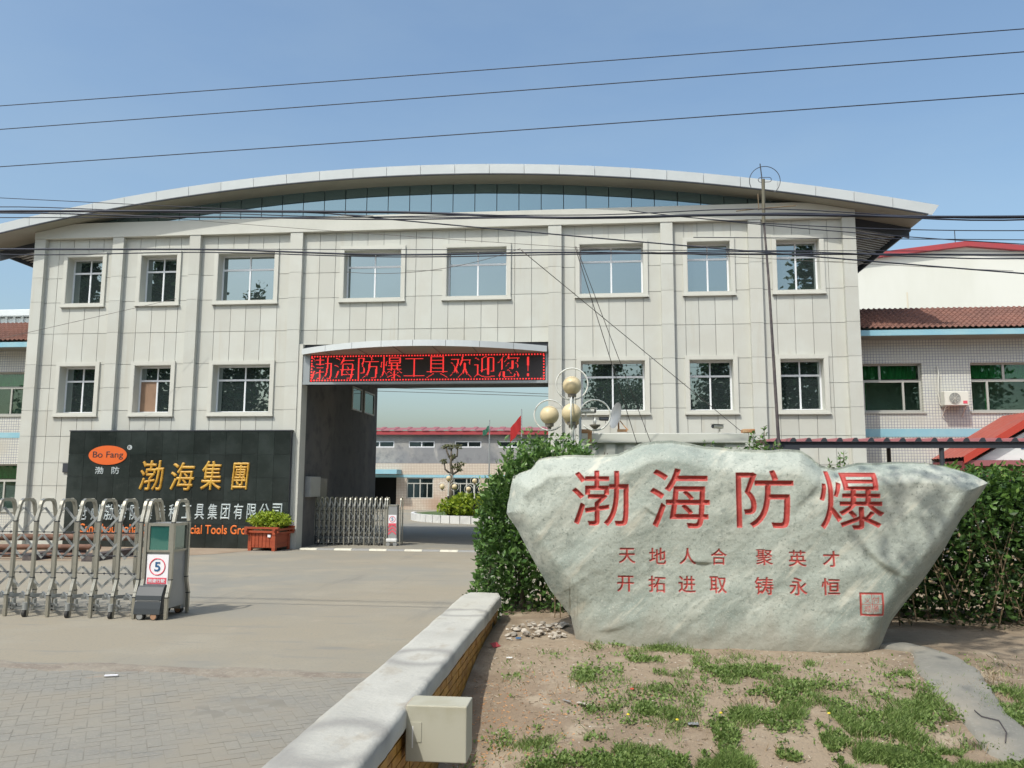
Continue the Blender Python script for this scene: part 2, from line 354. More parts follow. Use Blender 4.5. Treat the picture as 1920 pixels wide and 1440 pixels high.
M['drystalk'] = mat('dry_leaf', (.34, .27, .17), .9, tint=[(0, (.20, .14, .08)), (.6, (.34, .26, .16)), (1, (.50, .42, .30))])
M['orangebit'] = mat('orange_husk', (.50, .22, .08), .8, tint=[(0, (.30, .15, .08)), (.5, (.52, .24, .09)), (1, (.66, .36, .16))])

def add_stain(m, col):
    nt = m.node_tree; N = nt.nodes; L = nt.links; b = N['Principled BSDF']; lk = b.inputs['Base Color'].links[0].from_socket
    at = N.new('ShaderNodeAttribute'); at.attribute_name = 'stain'; mx = N.new('ShaderNodeMix'); mx.data_type = 'RGBA'; mx.inputs[7].default_value = (*col, 1)
    L.new(at.outputs['Fac'], mx.inputs[0]); L.new(lk, mx.inputs[6]); L.new(mx.outputs[2], b.inputs['Base Color'])
add_stain(M['coping'], (.30, .29, .265))
# rock material: stone with red paint where the carving is
def rock_mat():
    m = mat('grey_green_boulder', (.385, .42, .37), .62,
            noise=[(1.6, (.27, .315, .28), .44, .62, 8, (2.4, 1, .9, (0, R(-36), 0))), (2.6, (.55, .57, .50), .50, .70, 9, (2.6, 1, .7, (0, R(-40), 0))),
                   (11, (.27, .30, .265), .53, .72, 9), (38, (.24, .27, .235), .54, .70, 5), (75, (.50, .51, .45), .56, .72, 4), (3.4, (.52, .52, .44), .57, .69, 10, (3.2, 1, .45, (0, R(-46), 0)))],
            bump=[(8, .28, .02), (55, .45, .006)], coord='World')
    nt = m.node_tree; N = nt.nodes; L = nt.links; b = N['Principled BSDF']
    lk = b.inputs['Base Color'].links[0].from_socket
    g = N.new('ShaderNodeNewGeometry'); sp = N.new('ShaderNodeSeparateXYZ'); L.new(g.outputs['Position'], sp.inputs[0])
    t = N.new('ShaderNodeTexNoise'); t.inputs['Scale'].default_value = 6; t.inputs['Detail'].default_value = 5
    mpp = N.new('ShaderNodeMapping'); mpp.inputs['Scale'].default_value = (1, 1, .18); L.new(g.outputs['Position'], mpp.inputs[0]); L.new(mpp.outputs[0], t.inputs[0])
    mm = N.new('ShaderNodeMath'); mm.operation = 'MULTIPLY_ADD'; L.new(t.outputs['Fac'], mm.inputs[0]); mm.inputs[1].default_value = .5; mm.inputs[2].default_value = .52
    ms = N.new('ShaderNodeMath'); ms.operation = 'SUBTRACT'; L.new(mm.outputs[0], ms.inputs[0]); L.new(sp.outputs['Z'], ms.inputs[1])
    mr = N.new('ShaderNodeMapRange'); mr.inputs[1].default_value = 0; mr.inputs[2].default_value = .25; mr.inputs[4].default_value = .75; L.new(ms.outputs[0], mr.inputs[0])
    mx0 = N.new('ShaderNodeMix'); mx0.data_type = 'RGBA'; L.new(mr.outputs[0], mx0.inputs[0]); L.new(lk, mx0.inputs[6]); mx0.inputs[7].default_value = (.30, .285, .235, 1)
    at = N.new('ShaderNodeAttribute'); at.attribute_name = 'paint'
    n2 = N.new('ShaderNodeTexNoise'); n2.inputs['Scale'].default_value = 16; L.new(g.outputs['Position'], n2.inputs[0])
    red = N.new('ShaderNodeMix'); red.data_type = 'RGBA'; red.inputs[6].default_value = (.52, .075, .06, 1); red.inputs[7].default_value = (.28, .04, .035, 1); L.new(n2.outputs['Fac'], red.inputs[0])
    mx = N.new('ShaderNodeMix'); mx.data_type = 'RGBA'; L.new(at.outputs['Fac'], mx.inputs[0]); L.new(mx0.outputs[2], mx.inputs[6]); L.new(red.outputs[2], mx.inputs[7])
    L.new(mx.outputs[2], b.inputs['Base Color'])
    return m
M['rock'] = rock_mat()

# ground with driveway wear: one sheet
def drive_mat():
    return mat('dusty_concrete_drive', (.285, .25, .188), .85,
        noise=[(.16, (.24, .232, .20), .4, .62, 6), (.9, (.30, .27, .21), .45, .7, 7), (2.2, (.215, .205, .18), .55, .75, 8, (.35, 1.5, 1)), (30, (.225, .215, .18), .5, .75, 4), (1.4, (.34, .29, .225), .62, .78, 9), (.8, (.20, .188, .16), .58, .78, 9, (2.2, .35, 1)), (5, (.18, .17, .15), .70, .80, 9)],
        bump=[(40, .15, .01), (6, .12, .02)], coord='World')
M['drive'] = drive_mat()
M['asphalt'] = mat('grey_yard_concrete', (.32, .30, .265), .9, noise=[(.2, (.36, .33, .28), .4, .6, 6)], coord='World')

# ------------------------------------------------------------------ glyphs
def glyph_mesh(text, extrude=0.0, bevel=0.0, offset=0.0, shear=0.0, res=4):
    c = bpy.data.curves.new('glyph', 'FONT'); c.body = text; c.size = 1; c.extrude = extrude; c.bevel_depth = bevel
    c.offset = offset; c.shear = shear; c.resolution_u = res
    o = bpy.data.objects.new('glyph', c); COL.objects.link(o)
    dg = bpy.context.evaluated_depsgraph_get(); dg.update()
    me = bpy.data.meshes.new_from_object(o.evaluated_get(dg))
    bpy.data.objects.remove(o); bpy.data.curves.remove(c)
    co = np.empty(len(me.vertices)*3, np.float32); me.vertices.foreach_get('co', co); co = co.reshape(-1, 3)
    return me, co
def glyph_obj(name, text, x0, x1, z0, z1, y, depth, m, parent, offset=0.0, shear=0.0, bevel=0.0, pad=True, xoff=0, zoff=0):
    """text standing in the XZ plane facing -Y, fitted to the box x0..x1, z0..z1, front face at y"""
    me, co = glyph_mesh(text, 0.02, bevel, offset, shear)
    mn = co.min(0); mx = co.max(0); co2 = np.empty_like(co)
    co2[:, 0] = x0+(co[:, 0]-mn[0])/(mx[0]-mn[0])*(x1-x0)
    co2[:, 2] = z0+(co[:, 1]-mn[1])/(mx[1]-mn[1])*(z1-z0)
    co2[:, 1] = y+(mx[2]-co[:, 2])/(mx[2]-mn[2])*depth
    me.vertices.foreach_set('co', co2.ravel()); me.materials.clear(); me.materials.append(m); me.update(); me.name = name
    o = bpy.data.objects.new(name, me); COL.objects.link(o)
    if parent is not None: o.parent = parent
    return o
def raised_char(name, text, x0, x1, z0, z1, y, depth, m, parent, thick=0.0, shear=0.0, px=.006, wav=0.0):
    """letter with rounded strokes standing proud of the wall, front towards -Y"""
    W_ = x1-x0; H_ = z1-z0; nw, nh = max(12, int(W_/px)), max(12, int(H_/px)); pad = 5
    bm_ = glyph_bitmap(text, nw, nh, 0, pad, shear=shear); ss = 1
    sg = edt(bm_)-edt(~bm_); sg = sg-np.sign(sg)*.5
    yy_, xx_ = np.mgrid[0:sg.shape[0], 0:sg.shape[1]]
    sg = sg+thick/px*(1+wav*2*vnoise(xx_*.09, yy_*.09, len(name)))
    gy_, gx_ = np.gradient(sg); gn = np.sqrt(gx_**2+gy_**2)+1e-6
    ins = sg > 0
    cell = ins[:-1, :-1] | ins[1:, :-1] | ins[:-1, 1:] | ins[1:, 1:]
    mvx = np.where(~ins, -sg*gx_/gn, 0); mvy = np.where(~ins, -sg*gy_/gn, 0)
    mvx = np.clip(mvx, -.9, .9); mvy = np.clip(mvy, -.9, .9)
    X_ = x0+(xx_+mvx-pad+.5)*px*(W_/(nw*px)); Z_ = z0+(yy_+mvy-pad+.5)*px*(H_/(nh*px))
    r_ = max(depth*.9, px*2); e_ = np.clip(sg*px/r_, 0, 1); Y_ = y-depth*(.35+.65*np.sqrt(1-(1-e_)**2))
    Y_ = np.where(ins, Y_, y)
    V = np.stack([X_, Y_, Z_], -1).reshape(-1, 3); nx_ = sg.shape[1]
    q = (np.arange(sg.shape[0]-1)[:, None]*nx_+np.arange(nx_-1)[None, :])[cell]
    Fq = np.stack([q, q+1, q+nx_+1, q+nx_], 1); us, inv = np.unique(Fq, return_inverse=True)
    return np_mesh(name, V[us], inv.reshape(Fq.shape), m, parent, smooth=True)
def glyph_bitmap(text, W, Hh, offset=0.0, pad=0, res=6, shear=0):
    """fill mask of the glyph fitted to W x Hh pixels, with pad pixels of margin"""
    me, co = glyph_mesh(text, 0, 0, offset, shear, res); me.calc_loop_triangles()
    tri = np.empty(len(me.loop_triangles)*3, np.int32); me.loop_triangles.foreach_get('vertices', tri); tri = tri.reshape(-1, 3)
    mn = co.min(0); mx = co.max(0)
    P = np.stack([(co[:, 0]-mn[0])/(mx[0]-mn[0])*W+pad, (co[:, 1]-mn[1])/(mx[1]-mn[1])*Hh+pad], 1)
    img = np.zeros((Hh+2*pad, W+2*pad), bool)
    for t in tri:
        a, b, c = P[t]; x0 = max(int(min(a[0], b[0], c[0])-1), 0); x1 = min(int(max(a[0], b[0], c[0])+2), img.shape[1])
        y0 = max(int(min(a[1], b[1], c[1])-1), 0); y1 = min(int(max(a[1], b[1], c[1])+2), img.shape[0])
        if x1 <= x0 or y1 <= y0: continue
        X, Yy = np.meshgrid(np.arange(x0, x1)+.5, np.arange(y0, y1)+.5)
        d = (b[0]-a[0])*(c[1]-a[1])-(b[1]-a[1])*(c[0]-a[0])
        if abs(d) < 1e-9: continue
        l1 = ((X-a[0])*(c[1]-a[1])-(Yy-a[1])*(c[0]-a[0]))/d; l2 = ((b[0]-a[0])*(Yy-a[1])-(b[1]-a[1])*(X-a[0]))/d
        img[y0:y1, x0:x1] |= (l1 >= -1e-6) & (l2 >= -1e-6) & (l1+l2 <= 1+1e-6)
    bpy.data.meshes.remove(me)
    return img        # row 0 = bottom
def edt(mask):
    """distance in pixels from inside pixels to the nearest outside pixel"""
    Hh, W = mask.shape; big = 1e6
    g = np.where(mask, big, 0.0)
    for x in range(1, W): g[:, x] = np.minimum(g[:, x], g[:, x-1]+1)
    for x in range(W-2, -1, -1): g[:, x] = np.minimum(g[:, x], g[:, x+1]+1)
    g2 = g*g; out = np.empty_like(g); ys = np.arange(Hh)
    for y in range(Hh): out[y] = (g2+((ys-y)**2)[:, None]).min(0)
    return np.sqrt(out)

# ------------------------------------------------------------------ ground
GM = MB()
gs = [-400, -60, -30, -20, 20, 40, 400]
GM.add([(-600, -300, 0), (600, -300, 0), (600, 900, 0), (-600, 900, 0)], [(0, 1, 2, 3)])
tag(GM.build('ground', M['asphalt']), kind='structure')
dv = MB(); dv.add([(-30, 8.05, .004), (-1.36, 8.05, .004), (-1.0, 9.6, .004), (-1.0, 60, .004), (-30, 60, .004)], [(0, 1, 2, 3, 4)])
tag(dv.build('driveway', M['drive']), kind='structure')

# herringbone pavers in front of the driveway
pv_root = tag(empty('pavement', (0, 0, 0)), kind='structure')
pb = MB(); pb.add([(-14, 1.0, .0148), (-1.34, 1.0, .0148), (-1.34, 8.08, .0148), (-14, 8.08, .0148)], [(0, 1, 2, 3)])
pb.build('paver_bed', mat('paver_bed_dust', (.20, .187, .158), .95, noise=[(4, (.235, .22, .185), .4, .7), (.75, (.255, .232, .188), .42, .60, 8)], coord='World'), pv_root)
bl, bw = .20, .10
pm = MB(); g = .0015
pm.hexa([(-bl/2+g, -bw/2+g, -.03), (bl/2-g, -bw/2+g, -.03), (bl/2-g, bw/2-g, -.03), (-bl/2+g, bw/2-g, -.03),
         (-bl/2+.0035, -bw/2+.0035, 0), (bl/2-.0035, -bw/2+.0035, 0), (bl/2-.0035, bw/2-.0035, 0), (-bl/2+.0035, bw/2-.0035, 0)])
pme = pm.build('paver', M['paver'], pv_root); paver_me = pme.data; bpy.data.objects.remove(pme)
spots = []
ang = R(32); ca, sa = math.cos(ang), math.sin(ang)
u = bw
for i in range(-140, 140):
    for j in range(-140, 140):
        # herringbone: horizontal brick at cell (i,j) when (i-j)%4==0, vertical when (i-j)%4==2
        k = (i-j) % 4
        if k == 0: cx, cy, rz = (i+1)*u, (j+.5)*u, 0
        elif k == 3: cx, cy, rz = (i+.5)*u, (j+1)*u, math.pi/2
        else: continue
        X = cx*ca-cy*sa-5.0; Yv = cx*sa+cy*ca+5.0
        if -10.5 < X < -1.36 and 3.2 < Yv < 8.0:
            if X < -1.2-(Yv+.5)*0.95: continue
            spots.append((X, Yv, rz+ang))
spots.sort(key=lambda s: s[1]+abs(s[0]+2.4)*.25)
def pz(X, Y): return .0160+.003*float(vnoise(X*1.3, Y*1.3))
for n, (X, Yv, rz) in enumerate(spots[:300]):
    o = inst('paver', paver_me, pv_root, (X, Yv, pz(X, Yv)+random.uniform(-.0010, .0010)), (1, 1, 1), (random.uniform(-.006, .006), random.uniform(-.006, .006), rz+random.uniform(-.006, .006)))
V = []; Fc = []
bv = np.array([v.co for v in paver_me.vertices]); bf = [tuple(p.vertices) for p in paver_me.polygons]
for (X, Yv, rz) in spots[300:]:
    c, s = math.cos(rz), math.sin(rz); z = pz(X, Yv)+random.uniform(-.0010, .0010); tx, ty = random.uniform(-.006, .006), random.uniform(-.006, .006)
    b = len(V)
    for q in bv: V.append((X+q[0]*c-q[1]*s, Yv+q[0]*s+q[1]*c, z+q[2]+tx*q[0]+ty*q[1]))
    for q in bf: Fc.append([b+i for i in q])
o = np_mesh('paver_field', np.array(V), np.array(Fc), M['paver'], pv_root); o['kind'] = 'stuff'

# dirt drifted over the edge between pavers and drive
xs_ = np.arange(-14, -1.3, .05); V = []
for k_, (dy_, dz_) in enumerate(((-.30, .013), (-.14, .0195), (.02, .021), (.16, .006))):
    yv = 8.0+dy_+.16*fbm(xs_*1.7, xs_*0+k_*.7, 1, 4)+(.06 if k_ in (0, 3) else .02)*vnoise(xs_*9, xs_*0+k_*5.1); V.append(np.stack([xs_, yv, np.full_like(xs_, dz_)], 1))
V = np.concatenate(V); k = len(xs_); I = np.concatenate([np.arange(k-1)+j*k for j in range(3)])
tag(np_mesh('dirt_strip', V, np.stack([I, I+1, I+k+1, I+k], 1), mat('drifted_dirt', (.27, .235, .185), .95, noise=[(3, (.21, .175, .14), .42, .62, 8), (25, (.33, .30, .25), .5, .75, 6)], bump=(30, .5, .02), coord='World'), smooth=True), kind='structure')

# sandy strip along the sign wall
st = MB(); pts = [(-30, 16.9), (-12.2, 18.2), (-9.9, 20.4), (-9.2, 22.0), (-9.0, 22.3), (-30, 22.3)]
st.add([(p[0], p[1], .009) for p in pts], [tuple(range(len(pts)))])
tag(st.build('sand_strip', M['sand']), kind='structure')

# ------------------------------------------------------------------ mound by the stone
WX0, WX1 = -1.38, -1.0
def mz(X, Y):
    X = np.asarray(X, float); Y = np.asarray(Y, float)
    b = .45*sstep(3.7, 6.9, Y-.12*np.sin(X*1.7)-.25*np.clip(X-2.6, 0, 3))
    z = b+.035*fbm(X*.9, Y*.9, 2.2, 3)+.014*fbm(X*4, Y*4, 4.4, 3)
    z = z+.05*np.exp(-((X-.2)**2+(Y-9.0)**2)/.5)
    z = z-.20*np.exp(-((X+1.0)/.50)**2)*(1-sstep(5.2, 8.3, Y))
    return z+.012
def mhit(px, py):
    lo = .5
    z = .2
    for _ in range(25):
        p = PZ(px, py, z); z = .5*z+.5*float(mz(p[0], p[1]))
    return PZ(px, py, z)
gx = np.concatenate([np.arange(WX1-.02, 5.6, .035), np.arange(5.6, 14, .3)]); gy = np.concatenate([np.arange(2.6, 9, .035), np.arange(9, 21.5, .3)])
X, Yg = np.meshgrid(gx, gy); Zg = mz(X, Yg)
Zg = np.where(Yg > 10, Zg-.45*sstep(10, 11.5, Yg)+.0, Zg)
V = np.stack([X, Yg, Zg], -1).reshape(-1, 3); nx = len(gx); ny = len(gy)
I = (np.arange(ny-1)[:, None]*nx+np.arange(nx-1)[None, :]).ravel()
soil = mat('dry_brown_soil', (.275, .215, .15), .95,
           noise=[(1.1, (.22, .165, .112), .42, .62, 7), (3.5, (.335, .275, .20), .5, .72, 7), (18, (.18, .13, .09), .55, .75, 6), (90, (.38, .32, .25), .6, .78, 3)],
           bump=[(14, .5, .03), (70, .45, .012)], coord='World')
tag(np_mesh('soil_mound', V, np.stack([I, I+1, I+nx+1, I+nx], 1), soil, smooth=True), kind='structure')

# grey cement apron running down the right of the mound
apl = [(1640, 1215), (1706, 1222), (1716, 1262), (1745, 1298), (1790, 1335), (1815, 1375), (1850, 1412), (1900, 1440)]
apr = [(1712, 1212), (1738, 1218), (1800, 1238), (1840, 1260), (1868, 1300), (1895, 1345), (1935, 1378), (2000, 1420)]
def resample(pl, n):
    P = np.array(pl, float); d = np.r_[0, np.cumsum(np.hypot(*np.diff(P, axis=0).T))]; t = np.linspace(0, d[-1], n)
    return np.stack([np.interp(t, d, P[:, 0]), np.interp(t, d, P[:, 1])], 1)
A = resample([tuple(mhit(*p)[:2]) for p in apl], 50); B = resample([tuple(mhit(*p)[:2]) for p in apr], 50)
V = []
for i in range(50):
    for j in range(24):
        t = j/23; q = A[i]*(1-t)+B[i]*t
        jit = .03*float(vnoise(i*.5, j*.01+(0 if j < 12 else 9)))
        q = q+(B[i]-A[i])/np.linalg.norm(B[i]-A[i])*jit*(1-abs(2*t-1)*-1)*.5
        e = min(t, 1-t); z = float(mz(q[0], q[1]))+.035*min(1, e*12)-.012+.02*math.sin(t*math.pi)
        V.append((q[0], q[1], z))
I = (np.arange(49)[:, None]*24+np.arange(23)[None, :]).ravel()
cem = mat('grey_cement_apron', (.195, .19, .165), .9, noise=[(1.5, (.25, .24, .205), .4, .65, 7), (7, (.16, .155, .14), .55, .75, 7), (.9, (.27, .245, .20), .55, .7), (40, (.27, .26, .23), .55, .75, 4)], bump=[(20, .3, .02)], coord='World')
tag(np_mesh('cement_path', np.array(V), np.stack([I, I+1, I+25, I+24], 1), cem, smooth=True), kind='structure')

# ------------------------------------------------------------------ low wall with coping
lw = empty('low_wall', (-1.19, 5.9, 0), 'low wall with white cement coping and yellow tiled side beside the driveway', 'wall')
def L_(o, root): o.parent = root; o.location = tuple(-Vector(root.location)); return o
cm = MB()
ys = np.arange(1.6, 8.75, .04); xs = np.linspace(WX0-.0, WX1, 13)
top = .72
V = []; Fq = []
prof = [(WX0-.02, top-.105), (WX0-.02, top-.02), (WX0, top), *[(x, top+.004*0) for x in xs[1:-1]], (WX1-.004, top), (WX1+.012, top-.02), (WX1+.012, top-.105)]
yy = list(ys)+[8.78]
for yi, y in enumerate(yy):
    for (x, z) in prof:
        jx = .014*float(vnoise(y*2.1, x*3, 1))+.006*float(vnoise(y*13, x*3, 1)); jz = .010*float(vnoise(y*3, x*9, 3))
        if y > 8.55: x = -1.19+(x+1.19)*(1-.25*(y-8.55)/.25)
        V.append((x+jx, y, z+jz))
n = len(prof)
for i in range(len(yy)-1):
    for j in range(n-1): Fq.append((i*n+j, i*n+j+1, (i+1)*n+j+1, (i+1)*n+j))
cm.add(V, Fq); cm.add(V[-n:], [tuple(range(n))]); cm.add(V[:n], [tuple(range(n))])
cpo = L_(cm.build('coping', M['coping'], None, False), lw)
cpo.data.polygons.foreach_set('use_smooth', np.ones(len(cpo.data.polygons), bool))
at_ = cpo.data.attributes.new('stain', 'FLOAT', 'POINT'); sv = []
for v in cpo.data.vertices:
    x, y = v.co.x, v.co.y; st_ = 0.0
    for (cy, w_) in ((3.72, .26), (5.55, .20), (7.42, .16)):
        d_ = math.hypot((x+1.19)/.21, (y-cy)/w_); st_ = max(st_, .95*math.exp(-((d_-1.15)/.32)**2)*(1 if v.co.z > .66 else .2))
    st_ += .45*math.exp(-((y-3.5)/.25)**2)*max(0, (-1.19-x)*4+.5)
    sv.append(min(1, max(0, st_+.35*float(vnoise(x*8, y*5, 2)))))
at_.data.foreach_set('value', np.array(sv, np.float32))
L_(MB().box(WX0+.02, WX1-.035, 1.6, 8.68, -.05, top-.095).build('wall', M['mortar'], None), lw)
tw, th = .20, .058
tme = MB().box(0, .012, .004, tw-.004, .004, th-.004).build('tile', M['yellowtile'], None, bevel=0); tile_mesh = tme.data; bpy.data.objects.remove(tme)
cnt = 0; extra = MB()
for r in range(12):
    z = top-.10-th*(r+1)
    for c in range(28):
        y = 3.35+c*tw+(r % 2)*tw/2
        if y+tw > 8.66 or z+th < float(mz(WX1+.05, y))-.05: continue
        if random.random() < .05: continue
        if cnt < 290:
            o = inst('tile', tile_mesh, lw, (WX1-.037-lw.location.x, y-lw.location.y, z-lw.location.z), (random.uniform(.8, 1.2), 1, 1)); cnt += 1

# beige box fixed to the wall
bx = empty('utility_box', (-.86, 4.36, .345), 'beige painted metal box fixed to the driveway wall below its coping', 'utility box')
p0 = PY(766, 1320, 4.30); 
bw_ = MB().box(-.14, .185, -.03, .17, .10, .385).build('box_body', M['boxbeige'], bx, bevel=.006)
MB().box(-.125, -.055, -.0335, -.03, .20, .30).build('label_plate', M['boxbeige'], bx)
MB().box(-.105, -.098, -.0338, -.0335, .17, .28).build('door_strip', M['white'], bx)
MB().box(-.142, -.13, .0, .14, .1, .38).build('mounting_bracket', M['rust'], bx)

# ------------------------------------------------------------------ office building with the arch roof
DY = 22.44; CXB = -4.93
ob = empty('office_building', (CXB, DY, 0), 'two storey pale stone office building with a wide shallow arch roof over a drive-through opening', 'office building')
def O(o): o.parent = ob; o.location = (-CXB, -DY, 0); return o
def Oi(o): o.location = (o.location[0]-CXB, o.location[1]-DY, o.location[2]); return o
def zs(x): return 10.71-.0082*(x-CXB)**2
PIL = [(-17.12, -16.77), (-14.57, -14.22), (-12.11, -11.77), (-8.96, -8.58), (-1.27, -.89), (1.92, 2.26), (4.35, 4.70), (6.91, 7.26)]
PANEL_Y, PIL_Y = 22.50, 22.35
rows = [0.0, .95, 1.74, 2.42, 3.21, 3.98, 4.66, 5.37, 6.33, 7.30, 8.06, 9.28]
bays = [(-16.77, -14.57, [-16.39, -15.92, -15.43, -14.95]), (-14.22, -12.11, [-13.75, -13.27, -12.82, -12.45]), (-11.77, -8.96, [-11.28, -10.78, -10.31, -9.85, -9.35]),
        (-8.58, -1.27, [-8.58+.487*k for k in range(1, 15)]),
        (-.89, 1.92, [-.51, -.01, .45, .92, 1.42]), (2.26, 4.35, [2.59, 2.96, 3.41, 3.89]), (4.70, 6.91, [5.09, 5.57, 6.06, 6.53])]
# windows: outer surround x0,x1
UW = [(-16.19, -14.80), (-13.80, -12.41), (-11.35, -9.34), (-7.45, -5.48), (-4.37, -2.36), (-.50, 1.56), (2.54, 3.98), (5.00, 6.42)]
LWN = [(-16.19, -14.80), (-13.80, -12.41), (-11.35, -9.34), (-.48, 1.56), (2.54, 3.98), (5.00, 6.41)]
UZ = (7.14, 8.84); LZ = (3.79, 5.45); SB = .115
wins = [(x0, x1, *UZ) for x0, x1 in UW]+[(x0, x1, *LZ) for x0, x1 in LWN]
holes = [(a+SB-.02, b-SB+.02, c+SB-.02, d-SB+.02) for a, b, c, d in wins]
def rsub(rs, h):
    out = []
    for (a, b, c, d) in rs:
        ha, hb, hc, hd = max(a, h[0]), min(b, h[1]), max(c, h[2]), min(d, h[3])
        if ha >= hb or hc >= hd: out.append((a, b, c, d)); continue
        if a < ha: out.append((a, ha, c, d))
        if hb < b: out.append((hb, b, c, d))
        if c < hc: out.append((ha, hb, c, hc))
        if hd < d: out.append((ha, hb, hd, d))
    return [r for r in out if r[1]-r[0] > .012 and r[3]-r[2] > .012]
OPEN = (-8.46, -1.28, 0, 5.90)
# backing wall
rs = [(-17.10, 7.24, 0, 9.5)]
for h in holes+[OPEN]: rs = rsub(rs, h)
mb = MB()
for (a, b, c, d) in rs: mb.box(a, b, PANEL_Y+.025, PANEL_Y+.345, c, d)
O(mb.build('wall', M['joint']))
npanel = 0; low = MB(); GAP = .007
for (b0, b1, js) in bays:
    xs = [b0]+js+[b1]
    for i in range(len(xs)-1):
        for k in range(len(rows)-1):
            rr = [(xs[i]+(GAP if i else 0), xs[i+1]-(GAP if i < len(xs)-2 else 0), rows[k]+GAP, rows[k+1]-GAP)]
            for h in holes+[OPEN]: rr = rsub(rr, h)
            # fully behind the black sign wall
            if rows[k+1] <= 3.3 and xs[i] > -15.3 and xs[i+1] < -8.4: continue
            if not rr: continue
            w2 = random.uniform(-.002, .002)
            q = MB()
            for (a, b, c, d) in rr: q.box(a, b, PANEL_Y+w2, PANEL_Y+.03, c, d)
            if rows[k+1] < 1.8 and xs[i] > -2:
                for (a, b, c, d) in rr: low.box(a, b, PANEL_Y, PANEL_Y+.03, c, d)
                continue
            O(q.build('cladding_panel', M['granite'])); npanel += 1
lo = O(low.build('low_cladding_panels', M['granite'])); lo['kind'] = 'stuff'
print('cladding panels', npanel)
for (a, b) in PIL:
    for k in range(len(rows)-1):
        if rows[k+1] < 3.3 and -15 < a < -9.5: continue
        O(MB().box(a, b, PIL_Y, PANEL_Y+.03, rows[k]+GAP*.7, rows[k+1]-GAP*.7).build('pilaster_panel', M['granite']))
    O(MB().box(a+.01, b-.01, PIL_Y+.012, PANEL_Y+.02, 0, 9.28).build('pilaster_core', M['joint']))
# jambs of the opening, side faces
O(MB().box(-8.578, -8.455, PIL_Y+.03, 22.835, 0, 5.898).build('opening_jamb', M['granite_trim']))
# band over the bays
cb = MB(); xx = np.linspace(-17.12, 7.26, 60)
for i in range(59):
    a, b = xx[i], xx[i+1]; ta, tb = min(9.74, zs(a)-.01), min(9.74, zs(b)-.01)
    cb.hexa([(a, PIL_Y-.02, 9.282), (b, PIL_Y-.02, 9.282), (b, 22.8, 9.282), (a, 22.8, 9.282), (a, PIL_Y-.02, ta), (b, PIL_Y-.02, tb), (b, 22.8, tb), (a, 22.8, ta)])
O(cb.build('cornice_band', M['granite_trim']))
# arched glazing
gx0 = -15.9
k = 0; x = gx0
O(MB().box(-16, 6.2, 22.62, 22.7, 9.5, 9.70).build('glazing_sill', M['darksteel']))
bk = MB()
for i in range(59):
    a, b = xx[i], xx[i+1]
    bk.hexa([(a, 22.66, 9.4), (b, 22.66, 9.4), (b, 22.72, 9.4), (a, 22.72, 9.4), (a, 22.66, zs(a)+.1), (b, 22.66, zs(b)+.1), (b, 22.72, zs(b)+.1), (a, 22.72, zs(a)+.1)])
O(bk.build('gable_wall', M['darksteel']))
while x < 6.1:
    x2 = min(x+.655, 6.1)
    za, zb = zs(x)+.02, zs(x2)+.02
    O(MB().hexa([(x+.011, 22.60, 9.70), (x2-.011, 22.60, 9.70), (x2-.011, 22.63, 9.70), (x+.011, 22.63, 9.70), (x+.011, 22.60, za), (x2-.011, 22.60, zb), (x2-.011, 22.63, zb), (x+.011, 22.63, za)]).build('glazing_pane', M['blueglass']))
    x = x2
# roof: fascia, soffit, deck, top
RX0, RX1 = CXB-14.02, CXB+14.02; FY = 21.82
def arch_slab(name, x0, x1, y0, y1, zb, zt, m, n=70):
    q = MB(); X_ = np.linspace(x0, x1, n)
    for i in range(n-1):
        a, b = X_[i], X_[i+1]
        V = [(a, y0, zs(a)+zb), (b, y0, zs(b)+zb), (b, y1, zs(b)+zb), (a, y1, zs(a)+zb), (a, y0, zs(a)+zt), (b, y0, zs(b)+zt), (b, y1, zs(b)+zt), (a, y1, zs(a)+zt)]
        q.add(V, [(0, 3, 2, 1), (4, 5, 6, 7), (0, 1, 5, 4), (2, 3, 7, 6)]+([(3, 0, 4, 7)] if i == 0 else [])+([(1, 2, 6, 5)] if i == n-2 else []))
    return O(q.build(name, m))
arch_slab('soffit', RX0+.1, RX1-.1, FY+.04, 23.0, 0, .05, M['soffit'])
arch_slab('soffit_trim', RX0+.1, RX1-.1, FY-.005, FY+.045, -.012, .02, M['darksteel'])
arch_slab('roof_deck', RX0+.2, RX1-.18, 23.0, 27.6, .06, .10, M['deck'])
arch_slab('roof_top', RX0+.12, RX1-.12, FY+.04, 27.75, .20, .25, M['alu'])
for nm, ya, yb in (('roof_purlin', 23.0, 23.06), ('roof_purlin', 27.55, 27.62)):
    arch_slab(nm, 7.28, RX1-.16, ya, yb, -.30, .2, M['darksteel'], 10)
    arch_slab(nm, RX0+.16, -17.14, ya, yb, -.30, .2, M['darksteel'], 10)
for sx in (0, 1):
    X0, X1 = (RX0+.16, -17.14) if sx else (7.28, RX1-.2)
    rb = MB(); X_ = np.linspace(X0, X1, 9)
    for yk in np.arange(23.15, 27.5, .2):
        for i in range(8):
            a, b = X_[i], X_[i+1]
            rb.hexa([(a, yk, zs(a)+.02), (b, yk, zs(b)+.02), (b, yk+.09, zs(b)+.02), (a, yk+.09, zs(a)+.02), (a, yk, zs(a)+.062), (b, yk, zs(b)+.062), (b, yk+.09, zs(b)+.062), (a, yk+.09, zs(a)+.062)])
    o = O(rb.build('deck_ribs', mat('deck_rib', (.24, .23, .20), .5))); o['kind'] = 'stuff'
for sx in (-1, 1):
    e = CXB+sx*13.88; z = zs(e)
    O(MB().box(min(e, e+sx*.03), max(e, e+sx*.03), FY+.03, 23.0, z+.0, z+.24).build('end_trim', M['redtrim']))
    O(MB().box(min(e, e+sx*.03), max(e, e+sx*.03), 23.0, 27.7, z-.10, z+.24).build('end_trim', M['darksteel']))
